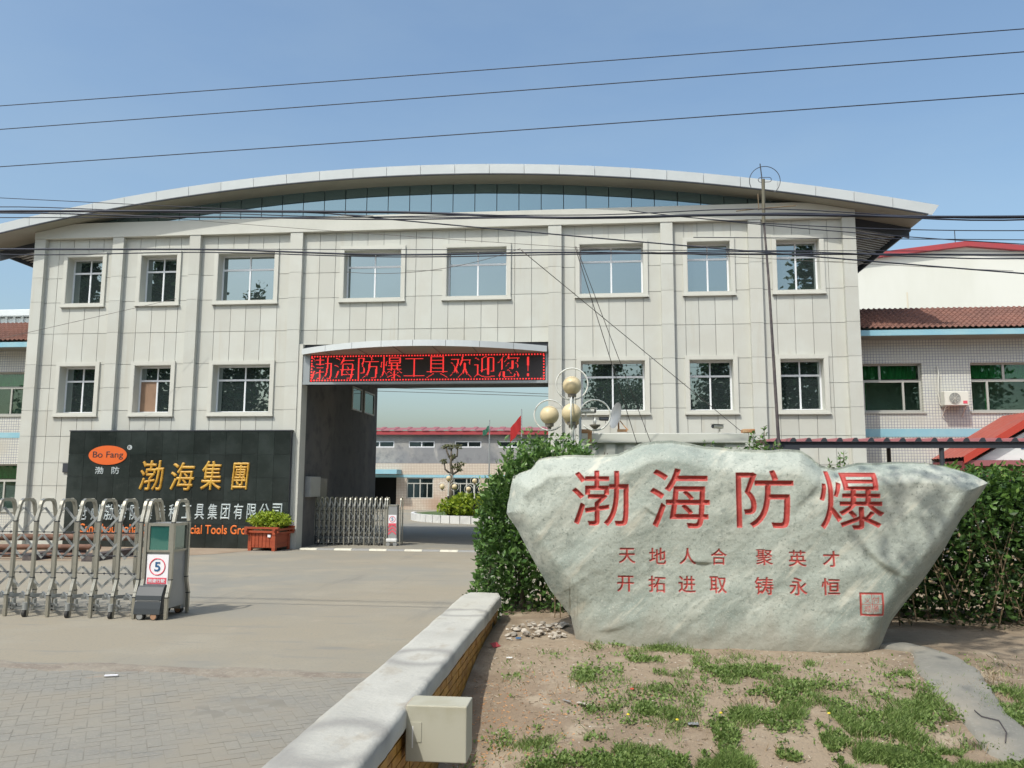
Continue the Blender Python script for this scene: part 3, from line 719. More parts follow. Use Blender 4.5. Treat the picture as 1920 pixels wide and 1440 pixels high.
x = RX0; nf = 28; wv = (RX1-RX0)/nf
for i in range(nf):
    a, b = RX0+i*wv+.006, RX0+(i+1)*wv-.006; za, zb = zs(a), zs(b); tl = -.18 if i == 0 else 0; tr_ = .18 if i == nf-1 else 0
    O(MB().hexa([(a, FY, za), (b, FY, zb), (b, FY+.03, zb), (a, FY+.03, za), (a+tl, FY-.03, za+.285), (b+tr_, FY-.03, zb+.285-(.03 if tr_ else 0)), (b+tr_, FY+.03, zb+.285-(.03 if tr_ else 0)), (a+tl, FY+.03, za+.285)]).build('fascia_panel', M['alu']))
# body of the building behind the facade
body = MB()
body.box(-17.10, -8.465, 22.84, 30.6, 0, 5.9); body.box(-1.24, 7.24, 22.83, 30.6, 0, 5.9)
body.box(-17.10, 7.24, 22.83, 23.1, 5.9, 9.3)
O(body.build('rear_wall', M['render_dark']))
O(MB().box(-17.10, 7.24, 27.1, 27.35, 5.9, 8.6).build('back_wall', M['render_dark']))
O(MB().box(-17.10, -16.8, 23.1, 27.1, 5.9, 9.0).build('end_wall', M['granite']))
O(MB().box(6.95, 7.24, 23.1, 27.1, 5.9, 9.0).build('end_wall', M['granite']))
O(MB().box(-8.50, -1.24, 22.83, 30.6, 5.56, 5.9).build('passage_ceiling', M['render_dark']))
O(MB().box(-8.46, -1.28, 22.55, 22.82, 5.60, 5.9).build('opening_beam', M['darksteel']))
# windows in the passage wall, cabinets
for (ya, yb) in ((27.30, 28.35), (28.78, 30.02)):
    w = O(MB().box(-8.47, -8.45, ya, yb, 4.47, 5.2).build('passage_window', M['glass_dim']))
    f = MB(); f.box(-8.47, -8.42, ya-.05, ya, 4.42, 5.25).box(-8.47, -8.42, yb, yb+.05, 4.42, 5.25).box(-8.47, -8.42, ya, yb, 5.2, 5.25).box(-8.47, -8.42, ya, yb, 4.42, 4.47)
    fo = f.build('frame', M['greyframe'], w)
O(MB().box(-8.50, -8.30, 22.98, 23.85, 1.45, 2.05).build('electric_cabinet', M['cabinet'], bevel=.01))
O(MB().box(-8.50, -8.45, 23.95, 24.9, 0, 2.0).build('passage_door', M['plastic']))

# windows of the facade
def facade_window(x0, x1, z0, z1, board=False, lower=False):
    root = empty('window', (x0, PANEL_Y, z0)); root.parent = ob; Oi(root)
    W = x1-x0; Hh = z1-z0
    s = MB(); p = -.055
    s.box(0, SB, p, .05, 0, Hh); s.box(W-SB, W, p, .05, 0, Hh); s.box(SB, W-SB, p, .05, Hh-SB, Hh); s.box(-.02, W+.02, p-.03, .05, -.0, .05); s.box(SB, W-SB, p, .05, .05, SB)
    s.build('surround', M['granite_trim'], root)
    r = MB(); e = .012     # reveals
    r.box(SB-.0, SB+e, -.05, .335, SB, Hh-SB); r.box(W-SB-e, W-SB, -.05, .335, SB, Hh-SB); r.box(SB, W-SB, -.05, .335, SB, SB+e); r.box(SB, W-SB, -.05, .335, Hh-SB-e, Hh-SB)
    r.build('reveal', M['granite_trim'], root)
    a, b, c, d = SB+e, W-SB-e, SB+e, Hh-SB-e; t = .045; y0, y1 = .262, .31
    zm = c+(d-c)*.695; xm = (a+b)/2
    f = MB(); f.box(a, a+t, y0, y1, c, d); f.box(b-t, b, y0, y1, c, d); f.box(a+t, b-t, y0, y1, c, c+t); f.box(a+t, b-t, y0, y1, d-t, d)
    f.box(a+t, b-t, y0, y1, zm-t*.6, zm+t*.6); f.box(xm-t*.5, xm+t*.5, y0, y1, c+t, zm-t*.6); f.box(xm-t*.42, xm+t*.42, y0, y1, zm+t*.6, d-t)
    f.build('frame', M['whiteframe'], root)
    for n, (pa, pb, pc, pd) in enumerate([(a+t, xm-t*.5, c+t, zm-t*.6), (xm+t*.5, b-t, c+t, zm-t*.6), (a+t, xm-t*.42, zm+t*.6, d-t), (xm+t*.42, b-t, zm+t*.6, d-t)]):
        q = MB().box(pa-.004, pb+.004,   .282, .290, pc-.004, pd+.004).build('pane', M['brownboard'] if (board and n == 0) else (M['glass']), root)
        q.rotation_euler = (random.uniform(-.0010, .0010), 0, random.uniform(-.002, .002))
        if board and n == 0: q['label'] = 'pane backed by a brown board'
    MB().box(a, b, .32, .335, c, d).build('blind_back', M['dark'], root)
for (x0, x1) in UW: facade_window(x0, x1, *UZ)
for i, (x0, x1) in enumerate(LWN): facade_window(x0, x1, *LZ, board=(i == 1))
# small dark vent beside the sign wall
pp = PY(127, 877, PANEL_Y)
O(MB().box(pp[0]-.13, pp[0]+.11, PANEL_Y-.05, PANEL_Y, pp[2]-.14, pp[2]+.13).build('wall_vent', M['darksteel']))

# curved canopy over the passage
cn = empty('entrance_canopy', (CXB, 22.3, 5.65), 'curved grey metal canopy bowing out over the red LED sign', 'canopy')
def can_y(x): t = (x-(-4.87))/3.62; return 22.30-1.28*max(0, 1-t*t)
cx = np.linspace(-8.46, -1.30, 9)
for i in range(8):
    seg = np.linspace(cx[i]+.006, cx[i+1]-.006, 5); V = []; n = 5
    q = MB()
    for j in range(4):
        a, b = seg[j], seg[j+1]; ya, yb = can_y(a), can_y(b)
        q.hexa([(a, ya, 5.57), (b, yb, 5.57), (b, yb+.03, 5.57), (a, ya+.03, 5.57), (a, ya, 5.74), (b, yb, 5.74), (b, yb+.03, 5.74), (a, ya+.03, 5.74)])
    L_(q.build('canopy_panel', M['alu']), cn)
q = MB(); seg = np.linspace(-8.44, -1.30, 25)
for j in range(24):
    a, b = seg[j], seg[j+1]; ya, yb = can_y(a)+.03, can_y(b)+.03
    q.hexa([(a, ya, 5.575), (b, yb, 5.575), (b, 22.55, 5.575), (a, 22.55, 5.575), (a, ya, 5.74), (b, yb, 5.74), (b, 22.55, 5.74), (a, 22.55, 5.74)])
L_(q.build('canopy_soffit', M['soffit']), cn)
q = MB()
for j in range(24):
    a, b = seg[j], seg[j+1]; ya, yb = can_y(a)+.03, can_y(b)+.03
    q.hexa([(a, ya, 5.71), (b, yb, 5.71), (b, 22.49, 5.71), (a, 22.49, 5.71), (a, ya, 5.73), (b, yb, 5.73), (b, 22.49, 5.73), (a, 22.49, 5.73)])
L_(q.build('canopy_top', M['alu']), cn)
for x in np.linspace(-7.6, -2.2, 6):
    L_(MB().box(x-.006, x+.006, can_y(x)+.05, 22.45, 5.565, 5.575).build('soffit_joint', M['darksteel']), cn)

# LED sign
led = empty('led_sign', (-4.87, 22.55, 4.75), 'long dark LED board with glowing red Chinese greeting above the passage', 'led sign')
lx0, lx1 = PY(583, 690, 22.42)[0], PY(1021, 690, 22.42)[0]; lz0, lz1 = PY(800, 713, 22.42)[2], PY(800, 665, 22.42)[2]
L_(MB().box(-8.45, -1.29, 22.46, 22.75, lz0-.09, lz1+.08).build('sign_case', M['darksteel']), led)
L_(MB().box(lx0-.02, lx1+.02, 22.425, 22.46, lz0-.01, lz1+.01).build('display_face', M['ledboard']), led)
q = MB(); q.box(-8.45, -1.29, 22.40, 22.47, lz1+.03, lz1+.10); q.box(-8.45, -1.29, 22.40, 22.47, lz0-.10, lz0-.03)
L_(q.build('rail', M['steelframe']), led)
q = MB(); q.box(-8.45, lx0-.03, 22.41, 22.455, lz0-.03, lz1+.03); q.box(lx1+.03, -1.29, 22.41, 22.455, lz0-.03, lz1+.03)
L_(q.build('end_plate', M['steelframe']), led)
pit = (lz1-lz0)/36.0; V = []; Fq = []
def dot(cx, cz, s=.40):
    b = len(V); h = pit*s
    for dx, dz in ((-h, -h), (h, -h), (h, h), (-h, h)): V.append((cx+dx, 22.420, cz+dz))
    for dx, dz in ((-h, -h), (h, -h), (h, h), (-h, h)): V.append((cx+dx*1.0, 22.426, cz+dz*1.0))
    Fq.extend([(b, b+1, b+2, b+3), (b, b+4, b+5, b+1), (b+1, b+5, b+6, b+2), (b+2, b+6, b+7, b+3), (b+3, b+7, b+4, b)])
ledchars = ['渤', '海', '防', '爆', '工', '具', '欢', '迎', '您', '！']
chx = [(583, 622), (627, 665), (671, 710), (713, 754), (757, 796), (800, 839), (844, 884), (889, 928), (933, 974), (986, 994)]
for ch, (xa, xb) in zip(ledchars, chx):
    x0 = PY(xa, 690, 22.42)[0]; x1 = PY(xb, 690, 22.42)[0]
    nw = max(2, int(round((x1-x0)/pit)))
    hh = {'工': 26}.get(ch, 31); z0 = lz0+(36-hh)/2*pit
    if ch == '！':
        for k in range(20):
            for dx in ((-1, 0, 1) if k > 7 else (0,)): dot((x0+x1)/2+dx*pit, lz0+(12+k)*pit)
        for k in range(4):
            for dx in (-1, 0, 1): dot((x0+x1)/2+dx*pit, lz0+(5+k)*pit)
        continue
    bm_ = glyph_bitmap(ch, nw*4, hh*4, offset=-.006)
    sm = bm_.reshape(hh, 4, nw, 4).mean((1, 3))
    on = sm > .42
    thin = on & np.vstack([~on[1:], np.ones((1, nw), bool)])   # keep the top row of each horizontal run
    runl = np.zeros_like(on, int)
    # vertical strokes: long vertical runs stay full width; horizontals lose all but one row
    for c in range(nw):
        r_ = 0
        while r_ < hh:
            if on[r_, c]:
                e_ = r_
                while e_ < hh and on[e_, c]: e_ += 1
                runl[r_:e_, c] = e_-r_; r_ = e_
            else: r_ += 1
    keep = on & ((runl > 4) | thin)
    for r_ in range(hh):
        for c in range(nw):
            if keep[r_, c]: dot(x0+(c+.5)*(x1-x0)/nw, z0+(r_+.5)*pit)
ncol = int((lx1-lx0)/pit)
for c in range(ncol):
    if c % 4 < 2:
        for zz in (0, 1): dot(lx0+(c+.5)*pit, lz0+(.5+zz)*pit, .45); dot(lx0+(c+.5)*pit, lz1-(.5+zz)*pit, .45)
for r_ in range(36):
    if r_ % 4 < 2:
        for xx_ in (0, 1): dot(lx0+(.5+xx_)*pit, lz0+(r_+.5)*pit, .45); dot(lx1-(.5+xx_)*pit, lz0+(r_+.5)*pit, .45)
o = L_(np_mesh('lit_dots', np.array(V), np.array(Fq), M['led']), led); o['kind'] = 'stuff'

# ------------------------------------------------------------------ black sign wall
sw = empty('sign_wall', (-12.0, 22.2, 0), 'black polished granite sign wall with gold and silver lettering at the foot of the office', 'sign wall')
sx0, sx1, sz1, SY = -15.38, -8.64, 3.34, 22.16
L_(MB().box(sx0+.01, sx1-.01, SY+.03, PIL_Y-.005, 0, sz1-.01).build('sign_core', M['darksteel']), sw)
nc, nr = 14, 5
for i in range(nc):
    for j in range(nr):
        a = sx0+(sx1-sx0)*i/nc; b = sx0+(sx1-sx0)*(i+1)/nc; c = sz1*j/nr; d = sz1*(j+1)/nr; dy = random.uniform(-.001, .001)
        L_(MB().box(a+.003, b-.003, SY+dy, SY+.035, c+.003, d-.003).build('granite_tile', M['blackstone']), sw)
L_(MB().box(sx0-.02, sx1+.02, SY-.01, PIL_Y-.003, sz1, sz1+.03).build('top_edge', M['darksteel']), sw)
def W2(px, py, y=SY): p = PY(px, py, y); return p[0], p[2]
# oval logo
c0 = W2(202.5, 853.5); rx = (W2(238.5, 853)[0]-W2(167, 853)[0])/2; rz = (W2(200, 835.5)[1]-W2(200, 871.5)[1])/2
q = MB(); n = 48
v = [(c0[0]+rx*math.cos(2*math.pi*k/n), SY-.02, c0[1]+rz*math.sin(2*math.pi*k/n)) for k in range(n)]+[(c0[0]+rx*math.cos(2*math.pi*k/n), SY, c0[1]+rz*math.sin(2*math.pi*k/n)) for k in range(n)]
q.add(v, [tuple(range(n))]+[(k, (k+1) % n, (k+1) % n+n, k+n) for k in range(n)])
oval = L_(q.build('oval_badge', M['orange']), sw)
xa, za = W2(174, 861.5); xb, zb = W2(232, 845)
def _unused(): pass
def rch(name, txt, pxa, pya, pxb, pyb, m, depth, thick, **k):
    a = W2(pxa, pya); b = W2(pxb, pyb); return L_(raised_char(name, txt, a[0], b[0], a[1], b[1], SY, depth, m, None, thick, **k), sw)
def gl(name, txt, pxa, pya, pxb, pyb, m, par, y=SY, depth=.02, **k):
    a = W2(pxa, pya); b = W2(pxb, pyb); o = glyph_obj(name, txt, a[0], b[0], a[1], b[1], y-depth, depth, m, None, **k); return L_(o, par)
a_ = W2(174.5, 861.5); b_ = W2(232, 846.5); L_(raised_char('badge_lettering', 'Bo Fang', a_[0], b_[0], a_[1], b_[1], SY-.0205, .006, M['darkprint'], None, .003, px=.005), sw)
cc = W2(243.5, 839)
L_(MB().extrude([(cc[0]+.072*math.cos(a), cc[1]+.072*math.sin(a)) for a in np.linspace(0, 2*math.pi, 25)[:-1]], 'y', SY-.015, SY).build('registered_mark', M['silver']), sw)
gl('registered_letter', 'R', 241, 842, 246, 836, M['darkprint'], sw, SY-.016, .004)
for ch, bx_ in (('渤', (178, 888.5, 194, 875.5)), ('防', (209, 888.5, 224, 875.5))): rch('small_silver_character', ch, *bx_, M['silver'], .012, .003, px=.0045)
for ch, bx_ in (('渤', (261, 919, 309, 864)), ('海', (319, 919, 366, 868)), ('集', (376, 918, 416, 865)), ('團', (434, 918, 468, 868))):
    rch('gold_character', ch, *bx_, M['gold'], .045, .010, shear=.10, px=.0065, wav=.5)
for i, ch in enumerate('沧州渤海防爆特种工具集团有限公司'):
    c = 155+i*24.35; yb = 962-0.0*i; hw = 9.3
    rch('silver_character', ch, c-hw, 975+(-2 if ch == '工' else 0)-i*.12, c+hw, 955.5-i*.12-9+(2 if ch == '工' else 0), M['silver'], .025, .0055, shear=.06, px=.0055, wav=.4)
rch('orange_lettering', 'Cangzhou Bohai Safety & Special Tools Group', 147, 1003.5, 480, 985.5, M['orange_letter'], .015, .006, px=.0055)

# ------------------------------------------------------------------ side buildings with tile roofs
def side_building(x0, x1, label, wins, winlow, blue_z, right=True):
    YW, YE = 24.0, 23.35
    rt = empty('side_building', ((x0+x1)/2, YW, 0), label, 'building')
    P = lambda o: L_(o, rt)
    hs = [(w[0], w[1], 3.99, 5.39) for w in wins]+[(w[0], w[1], .95, 2.41) for w in winlow]
    rr = [(x0, x1, 0, 6.2)]
    for h in hs: rr = rsub(rr, h)
    q = MB()
    for (a, b, c, d) in rr: q.box(a, b, YW, YW+.25, c, d)
    P(q.build('wall', M['mosaic']))
    P(MB().box(x0, x1, YW+1.2, YW+1.3, 0, 6.2).build('inner_wall', M['dark']))
    P(MB().box(x0, x1, YW-.012, YW, blue_z[0], blue_z[1]).build('blue_band', M['skyband']))
    # tiled roof: pantile waves and stepped courses
    pitch = .118; per = .155; ncrs = 9; wx = np.arange(x0, x1+.001, per/8); y0, z0, y1, z1 = YE-.04, 6.30, 24.95, 7.22
    V = []; nxs = len(wx); lines = []
    for c in range(ncrs):
        for e in (0, 1):
            t = (c+e)/ncrs; lift = .028 if e == 0 else .0
            lines.append((y0+(y1-y0)*t-(.004 if e == 0 else 0), z0+(z1-z0)*t+lift))
    for (yl, zl) in lines:
        wv_ = .022*np.cos(2*np.pi*wx/per)+.006*vnoise(wx*2.3, wx*0+yl*3)
        V.append(np.stack([wx, np.full_like(wx, yl), zl+wv_], 1))
    V = np.concatenate(V); nl = len(lines)
    I = (np.arange(nl-1)[:, None]*nxs+np.arange(nxs-1)[None, :]).ravel()
    o = P(np_mesh('roof_tiles', V, np.stack([I, I+1, I+nxs+1, I+nxs], 1), M['rooftile'])); o['kind'] = 'stuff'
    P(MB().box(x0, x1, y0+.03, YW+.2, 6.10, 6.26).build('eave_board', M['skyband']))
    P(MB().box(x0, x1, y0+.05, YW, 6.085, 6.10).build('eave_soffit', M['soffit']))
    P(MB().box(x0, x1, 24.9, 25.1, 6.9, 7.2).build('ridge', M['rooftile']))
    P(MB().box(x0, x1, 25.1, 33, 0, 6.9).build('rear_block', M['whitewall']))
    def win(a, b, c, d, n3):
        w = empty('window', (a, YW+.12, c)); w.parent = rt; w.location = Vector(w.location)-Vector(rt.location)
        Wd = b-a; Hh = d-c; t = .05; zm = Hh*.64
        f = MB(); f.box(0, t, 0, .06, 0, Hh); f.box(Wd-t, Wd, 0, .06, 0, Hh); f.box(t, Wd-t, 0, .06, 0, t); f.box(t, Wd-t, 0, .06, Hh-t, Hh); f.box(t, Wd-t, 0, .06, zm-.035, zm+.035)
        f.box(Wd*.44, Wd*.44+.06, 0, .06, zm+.035, Hh-t)
        vs = [Wd*.23, Wd*.76]
        for vx in vs: f.box(vx-.025, vx+.03, 0, .06, t, zm-.035)
        f.build('frame', M['greyframe'], w)
        ed = [t]+vs+[Wd-t]
        for k in range(3): MB().box(ed[k], ed[k+1], .03, .036, t, zm-.03).build('pane', M['glass_thin'], w)
        MB().box(t, Wd*.44, .03, .036, zm+.03, Hh-t).build('pane', M['glass_thin'], w); MB().box(Wd*.44+.06, Wd-t, .03, .036, zm+.03, Hh-t).build('pane', M['glass_thin'], w)
        MB().box(-.06, Wd+.06, -.16, -.0, -.06, -.0).build('sill', M['greyframe'], w)
        cu = []; xs_ = np.arange(t, Wd-t, .02)
        V = np.concatenate([np.stack([xs_, .16+.03*np.sin(xs_*62)+.012*np.sin(xs_*23), np.full_like(xs_, zz)], 1) for zz in (zm+.08, Hh)])
        k = len(xs_); I = np.arange(k-1)
        np_mesh('curtain', V, np.stack([I, I+1, I+k+1, I+k], 1), M['curtain'], w, smooth=True)
        for (ca_, cb_) in ((Wd*.24, Wd*.29),):
            xs2 = np.arange(ca_, cb_, .01); V = np.concatenate([np.stack([xs2, .2+.02*np.sin(xs2*80), np.full_like(xs2, zz)], 1) for zz in (.03, zm+.1)])
            k = len(xs2); I = np.arange(k-1); np_mesh('curtain', V, np.stack([I, I+1, I+k+1, I+k], 1), M['curtain'], w, smooth=True)
    for w in wins: win(w[0], w[1], 3.99, 5.39, True)
    for w in winlow: win(w[0], w[1], .95, 2.41, True)
    return rt
rbd = side_building(7.27, 22.0, 'white tiled building with brown tile roof right of the office', [(7.36, 9.44), (10.78, 12.86), (14.2, 16.28)], [], (3.26, 3.49))
lbd = side_building(-32.0, -17.13, 'white tiled building with brown tile roof at the far left edge beside the office', [(-20.5, -18.36), (-23.9, -21.8)], [(-20.5, -18.36)], (3.25, 3.42))
# flowers on the left sill
rb = MB()
# small shed roof above the left building
lg = empty('ribbed_metal_shed', (-24, 34, 0), 'pale ribbed metal shed roof showing above the left tiled building', 'shed')
zt = PY(20, 583, 34)[2]; zb = PY(20, 640, 34)[2]
L_(MB().box(-46, -22, 34, 40, 0, zt-.35).build('wall', M['alu']), lg)
q = MB()
for k in range(60): q.box(-46+k*.4, -46+k*.4+.12, 33.94, 34, zb-2, zt-.3)
L_(q.build('wall_ribs', M['alu']), lg)
L_(MB().box(-46.2, -21.6, 33.7, 40.2, zt-.3, zt).build('roof', M['alu'], bevel=.02), lg)
# far white gable
fg = empty('white_gable_building', (18, 38, 0), 'tall white gable wall with red roof edge rising behind the right tiled building', 'building')
YG = 38.0
pk = PY(1810, 463, YG); pl = PY(1500, 505, YG); zr = pk[2]; sl_ = (pk[2]-PY(1690, 478, YG)[2])/(pk[0]-PY(1690, 478, YG)[0])
xl, xr = pk[0]-13, pk[0]+13
L_(MB().extrude([(xl, 0), (xr, 0), (xr, zr-13*sl_), (pk[0], zr), (xl, zr-13*sl_)], 'y', YG, YG+20).build('wall', M['whitewall']), fg)
q = MB()
for sx in (-1, 1):
    a, b = pk[0], pk[0]+sx*13.3; q.hexa([(a, YG-.25, zr-.02), (b, YG-.25, zr-13.3*sl_-.02), (b, YG+20.2, zr-13.3*sl_-.02), (a, YG+20.2, zr-.02), (a, YG-.25, zr+.22), (b, YG-.25, zr-13.3*sl_+.22), (b, YG+20.2, zr-13.3*sl_+.22), (a, YG+20.2, zr+.22)])
L_(q.build('roof', M['redtrim']), fg)
L_(MB().tube([(pk[0]-.3, YG+.3, zr), (pk[0]-.3, YG+.3, zr+.9)], .02, 5).build('lightning_rod', M['darksteel']), fg)
xd = PY(1698, 520, YG)[0]; L_(MB().box(xd, xd+.05, YG-.03, YG, 2, zr-2.1).build('down_pipe', mat('stained_joint', (.62, .56, .46), .8)), fg)

# air conditioner
ac = empty('air_conditioner', (10.2, 23.9, 4.1), 'ivory outdoor air conditioner unit hung on the white tiled wall between two windows', 'air conditioner')
a0 = PY(1772, 760, 23.62); a1 = PY(1816, 733, 23.62); x0, x1, z0, z1 = a0[0], a1[0], a0[2], a1[2]
L_(MB().box(x0, x1, 23.62, 23.88, z0, z1).build('casing', M['ac'], bevel=.015), ac)
cxx, czz, rr_ = x0+.24*(x1-x0)/.6+.01, (z0+z1)/2, .155
q = MB(); n = 28
q.add([(cxx+rr_*math.cos(2*math.pi*k/n), 23.612, czz+rr_*math.sin(2*math.pi*k/n)) for k in range(n)], [tuple(range(n))]); L_(q.build('fan_opening', M['acdark']), ac)
q = MB()
for rad in (.035, .065, .095, .125, .155): q.tube([(cxx+rad*math.cos(a), 23.606, czz+rad*math.sin(a)) for a in np.linspace(0, 2*math.pi, 25)[:-1]], .005, 4, True)
for a in np.linspace(0, math.pi, 5)[:-1]: q.tube([(cxx-rr_*math.cos(a), 23.604, czz-rr_*math.sin(a)), (cxx+rr_*math.cos(a), 23.604, czz+rr_*math.sin(a))], .004, 4)
L_(q.build('grille', M['ac']), ac)
L_(MB().box(x1-.16, x1-.05, 23.612, 23.62, z0+.05, z0+.13).build('red_sticker', M['signred']), ac)
q = MB(); q.bar((x0+.06, 23.65, z0-.01), (x0+.06, 24.0, z0-.01), .03, .03); q.bar((x1-.06, 23.65, z0-.01), (x1-.06, 24.0, z0-.01), .03, .03); q.bar((x0+.06, 23.98, z0-.3), (x0+.06, 23.7, z0-.02), .02, .02); q.bar((x1-.06, 23.98, z0-.3), (x1-.06, 23.7, z0-.02), .02, .02)
L_(q.build('bracket', M['ac']), ac)
hp = [PY(1757, 687, 23.96), PY(1760, 700, 23.94), PY(1759, 740, 23.94), PY(1763, 758, 23.94), PY(1772, 768, 23.9), PY(1780, 764, 23.8)]
L_(MB().tube(hp, .016, 6).build('pipe', M['ac']), ac)

# porch with red gable roof
po = empty('red_gable_porch', (12.6, 23, 0), 'porch with bright red gabled roof in front of the right tiled building', 'porch')
Yp = 22.0; e0 = PY(1808, 864, Yp); slp = .62; hw = 1.98; xe = e0[0]; ze = e0[2]; xa_ = xe+hw; za_ = ze+hw*slp
q = MB()
L_(MB().extrude([(xe+.35, ze+.02), (xa_+hw-.35, ze+.02), (xa_, za_-.25)], 'y', Yp+.14, Yp+.25).build('gable_panel', M['white']), po)
n_ = 40
for sx in (0, 1):
    V = []; m_ = 2
    ys_ = np.linspace(Yp-.05, 24.0, n_)
    for t in (0, 1):
        xx2 = (xe-.02+(hw+.02)*t) if sx == 0 else (xa_+hw+.02-(hw+.02)*t); zz2 = ze+hw*slp*t
        V.append(np.stack([np.full(n_, xx2), ys_, zz2+.10+.012*np.cos(ys_*2*np.pi/.19)], 1))
    V = np.concatenate(V); I = np.arange(n_-1)
    L_(np_mesh('roof_sheet', V, np.stack([I, I+1, I+n_+1, I+n_], 1), M['redsheet']), po)
    a, b = (xe-.03, xa_) if sx == 0 else (xa_+hw+.03, xa_)
    L_(MB().hexa([(a, Yp-.08, ze-.07), (b, Yp-.08, za_-.10), (b, Yp-.05, za_-.10), (a, Yp-.05, ze-.07), (a, Yp-.08, ze+.12), (b, Yp-.08, za_+.12), (b, Yp-.05, za_+.12), (a, Yp-.05, ze+.12)]).build('barge_board', M['redboard']), po)
L_(MB().box(xe+.1, xa_+hw-.1, Yp-.02, Yp+.1, ze-.13, ze+.02).build('front_beam', M['pinkred']), po)
L_(MB().box(xe, xa_+hw, Yp+.12, 23.95, ze-.75, ze-.0).build('fascia', M['maroon']), po)
L_(MB().box(xe+.3, xe+.6, Yp+.1, Yp+.4, 0, ze-.75).build('column', M['white']), po)
L_(MB().box(xa_+hw-.6, xa_+hw-.3, Yp+.1, Yp+.4, 0, ze-.75).build('column', M['white']), po)
oc = (xa_-.0, ze+.50)
L_(MB().extrude([(oc[0]+.50*math.cos(a), oc[1]-.18+.50*math.sin(a)) for a in np.linspace(0, math.pi, 18)], 'y', Yp+.12, Yp+.14).build('arch_window', M['signblue']), po)

# car-port roof edge
cpy = 15.0; ca0 = PY(1445, 834, cpy); ca1x = 11.5; zc = ca0[2]
cp_ = empty('carport', (7, cpy, 0), 'open carport with wavy red sheet roof edge behind the carved stone', 'carport')
xs_ = np.arange(ca0[0]-.1, ca1x, .0145); per = .272
def hat(x):
    t = (x/per) % 1.0; return np.interp(t, [0, .1, .2, .36, .46, 1], [0, .05, .075, .075, 0, 0])*0.9
V = []
for t in (0, 1):
    V.append(np.stack([xs_, np.full_like(xs_, cpy+t*2.8), zc+.06+hat(xs_)+t*.07], 1))
for t in (0,):
    V.append(np.stack([xs_, np.full_like(xs_, cpy), zc+.045+hat(xs_)], 1)); V.append(np.stack([xs_, np.full_like(xs_, cpy+2.8), zc+.045+hat(xs_)+.07], 1))
V = np.concatenate(V); k = len(xs_); I = np.arange(k-1)
L_(np_mesh('roof_sheet', V, np.concatenate([np.stack([I, I+1, I+k+1, I+k], 1), np.stack([I+2*k, I+2*k+1, I+3*k+1, I+3*k], 1)]), M['pinkred']), cp_)
V2 = np.concatenate([np.stack([xs_, np.full_like(xs_, cpy-.004), zc+.061+hat(xs_)], 1), np.stack([xs_, np.full_like(xs_, cpy-.004), np.full_like(xs_, zc+.052)], 1)])
L_(np_mesh('rib_end_closure', V2, np.stack([I, I+1, I+k+1, I+k], 1), M['darksteel']), cp_)
L_(MB().box(ca0[0]-.1, ca1x, cpy+.03, cpy+.11, zc-.055, zc+.05).build('edge_beam', M['darksteel']), cp_)
q = MB()
for x in np.arange(ca0[0]+.05, ca1x, .272): q.box(x-.0, x+.001, cpy+.02, cpy+.03, zc, zc+.05)
for x in (ca0[0]+.25, 6.2, 9.6): L_(MB().tube([(x, cpy+.1, 0), (x, cpy+.1, zc)], .045, 8).build('post', M['darksteel']), cp_); L_(MB().tube([(x, cpy+2.7, 0), (x, cpy+2.7, zc+.12)], .045, 8).build('post', M['darksteel']), cp_)
bxx = PY(1470, 845, cpy-.1); L_(MB().box(bxx[0]-.32, bxx[0]+.28, cpy-.08, cpy+.0, zc-.16, zc-.05).build('dark_bracket', M['darksteel']), cp_)

# white container
KY = 11.1; kx0, kx1, kz = PY(1087, 815, KY)[0], PY(1416, 812, KY)[0], PY(1250, 812, KY)[2]
kt = empty('white_container', ((kx0+kx1)/2, KY, 0), 'white shipping container end with rusty corners behind the carved stone', 'shipping container')
KC = lambda o: L_(o, kt)
xs_ = [kx0+.14]; zs_ = []
prof = []; x = kx0+.13; per = .268
while x < kx1-.13:
    prof += [(x, 0), (x+.085, 0), (x+.125, .045), (x+.20, .045), (x+.24, 0)] if x+.25 < kx1-.12 else [(x, 0), (kx1-.12, 0)]
    x += per
prof = sorted(set(prof)); V = [(p[0], KY+.04+p[1], z) for z in (.15, kz-.13) for p in prof]; k = len(prof); I = np.arange(k-1)
KC(np_mesh('corrugated_wall', np.array(V), np.stack([I, I+1, I+k+1, I+k], 1), M['containerw']))
KC(MB().box(kx0, kx1, KY, KY+.12, kz-.135, kz).build('top_rail', M['containerw'], bevel=.01)); KC(MB().box(kx0, kx1, KY, KY+.12, 0.02, .16).build('bottom_rail', M['containerw']))
KC(MB().box(kx0, kx0+.13, KY+.002, KY+.14, .16, kz-.135).build('corner_post', M['containerw'])); KC(MB().box(kx1-.13, kx1, KY+.002, KY+.14, .16, kz-.135).build('corner_post', M['containerw']))
KC(MB().box(kx0+.02, kx1-.02, KY+.14, KY+6.0, .1, kz-.01).build('container_body', M['containerw']))
for (xa, xb) in ((kx0-.0, kx0+.17), (kx1-.16, kx1+.0)): KC(MB().box(xa, xb, KY-.006, KY+.17, kz+.001, kz+.055).build('corner_casting', M['rust'], bevel=.008))
KC(MB().box(kx0+.11, kx0+.165, KY-.004, KY, kz-.125, kz-.0).build('rust_streak', M['rust']))

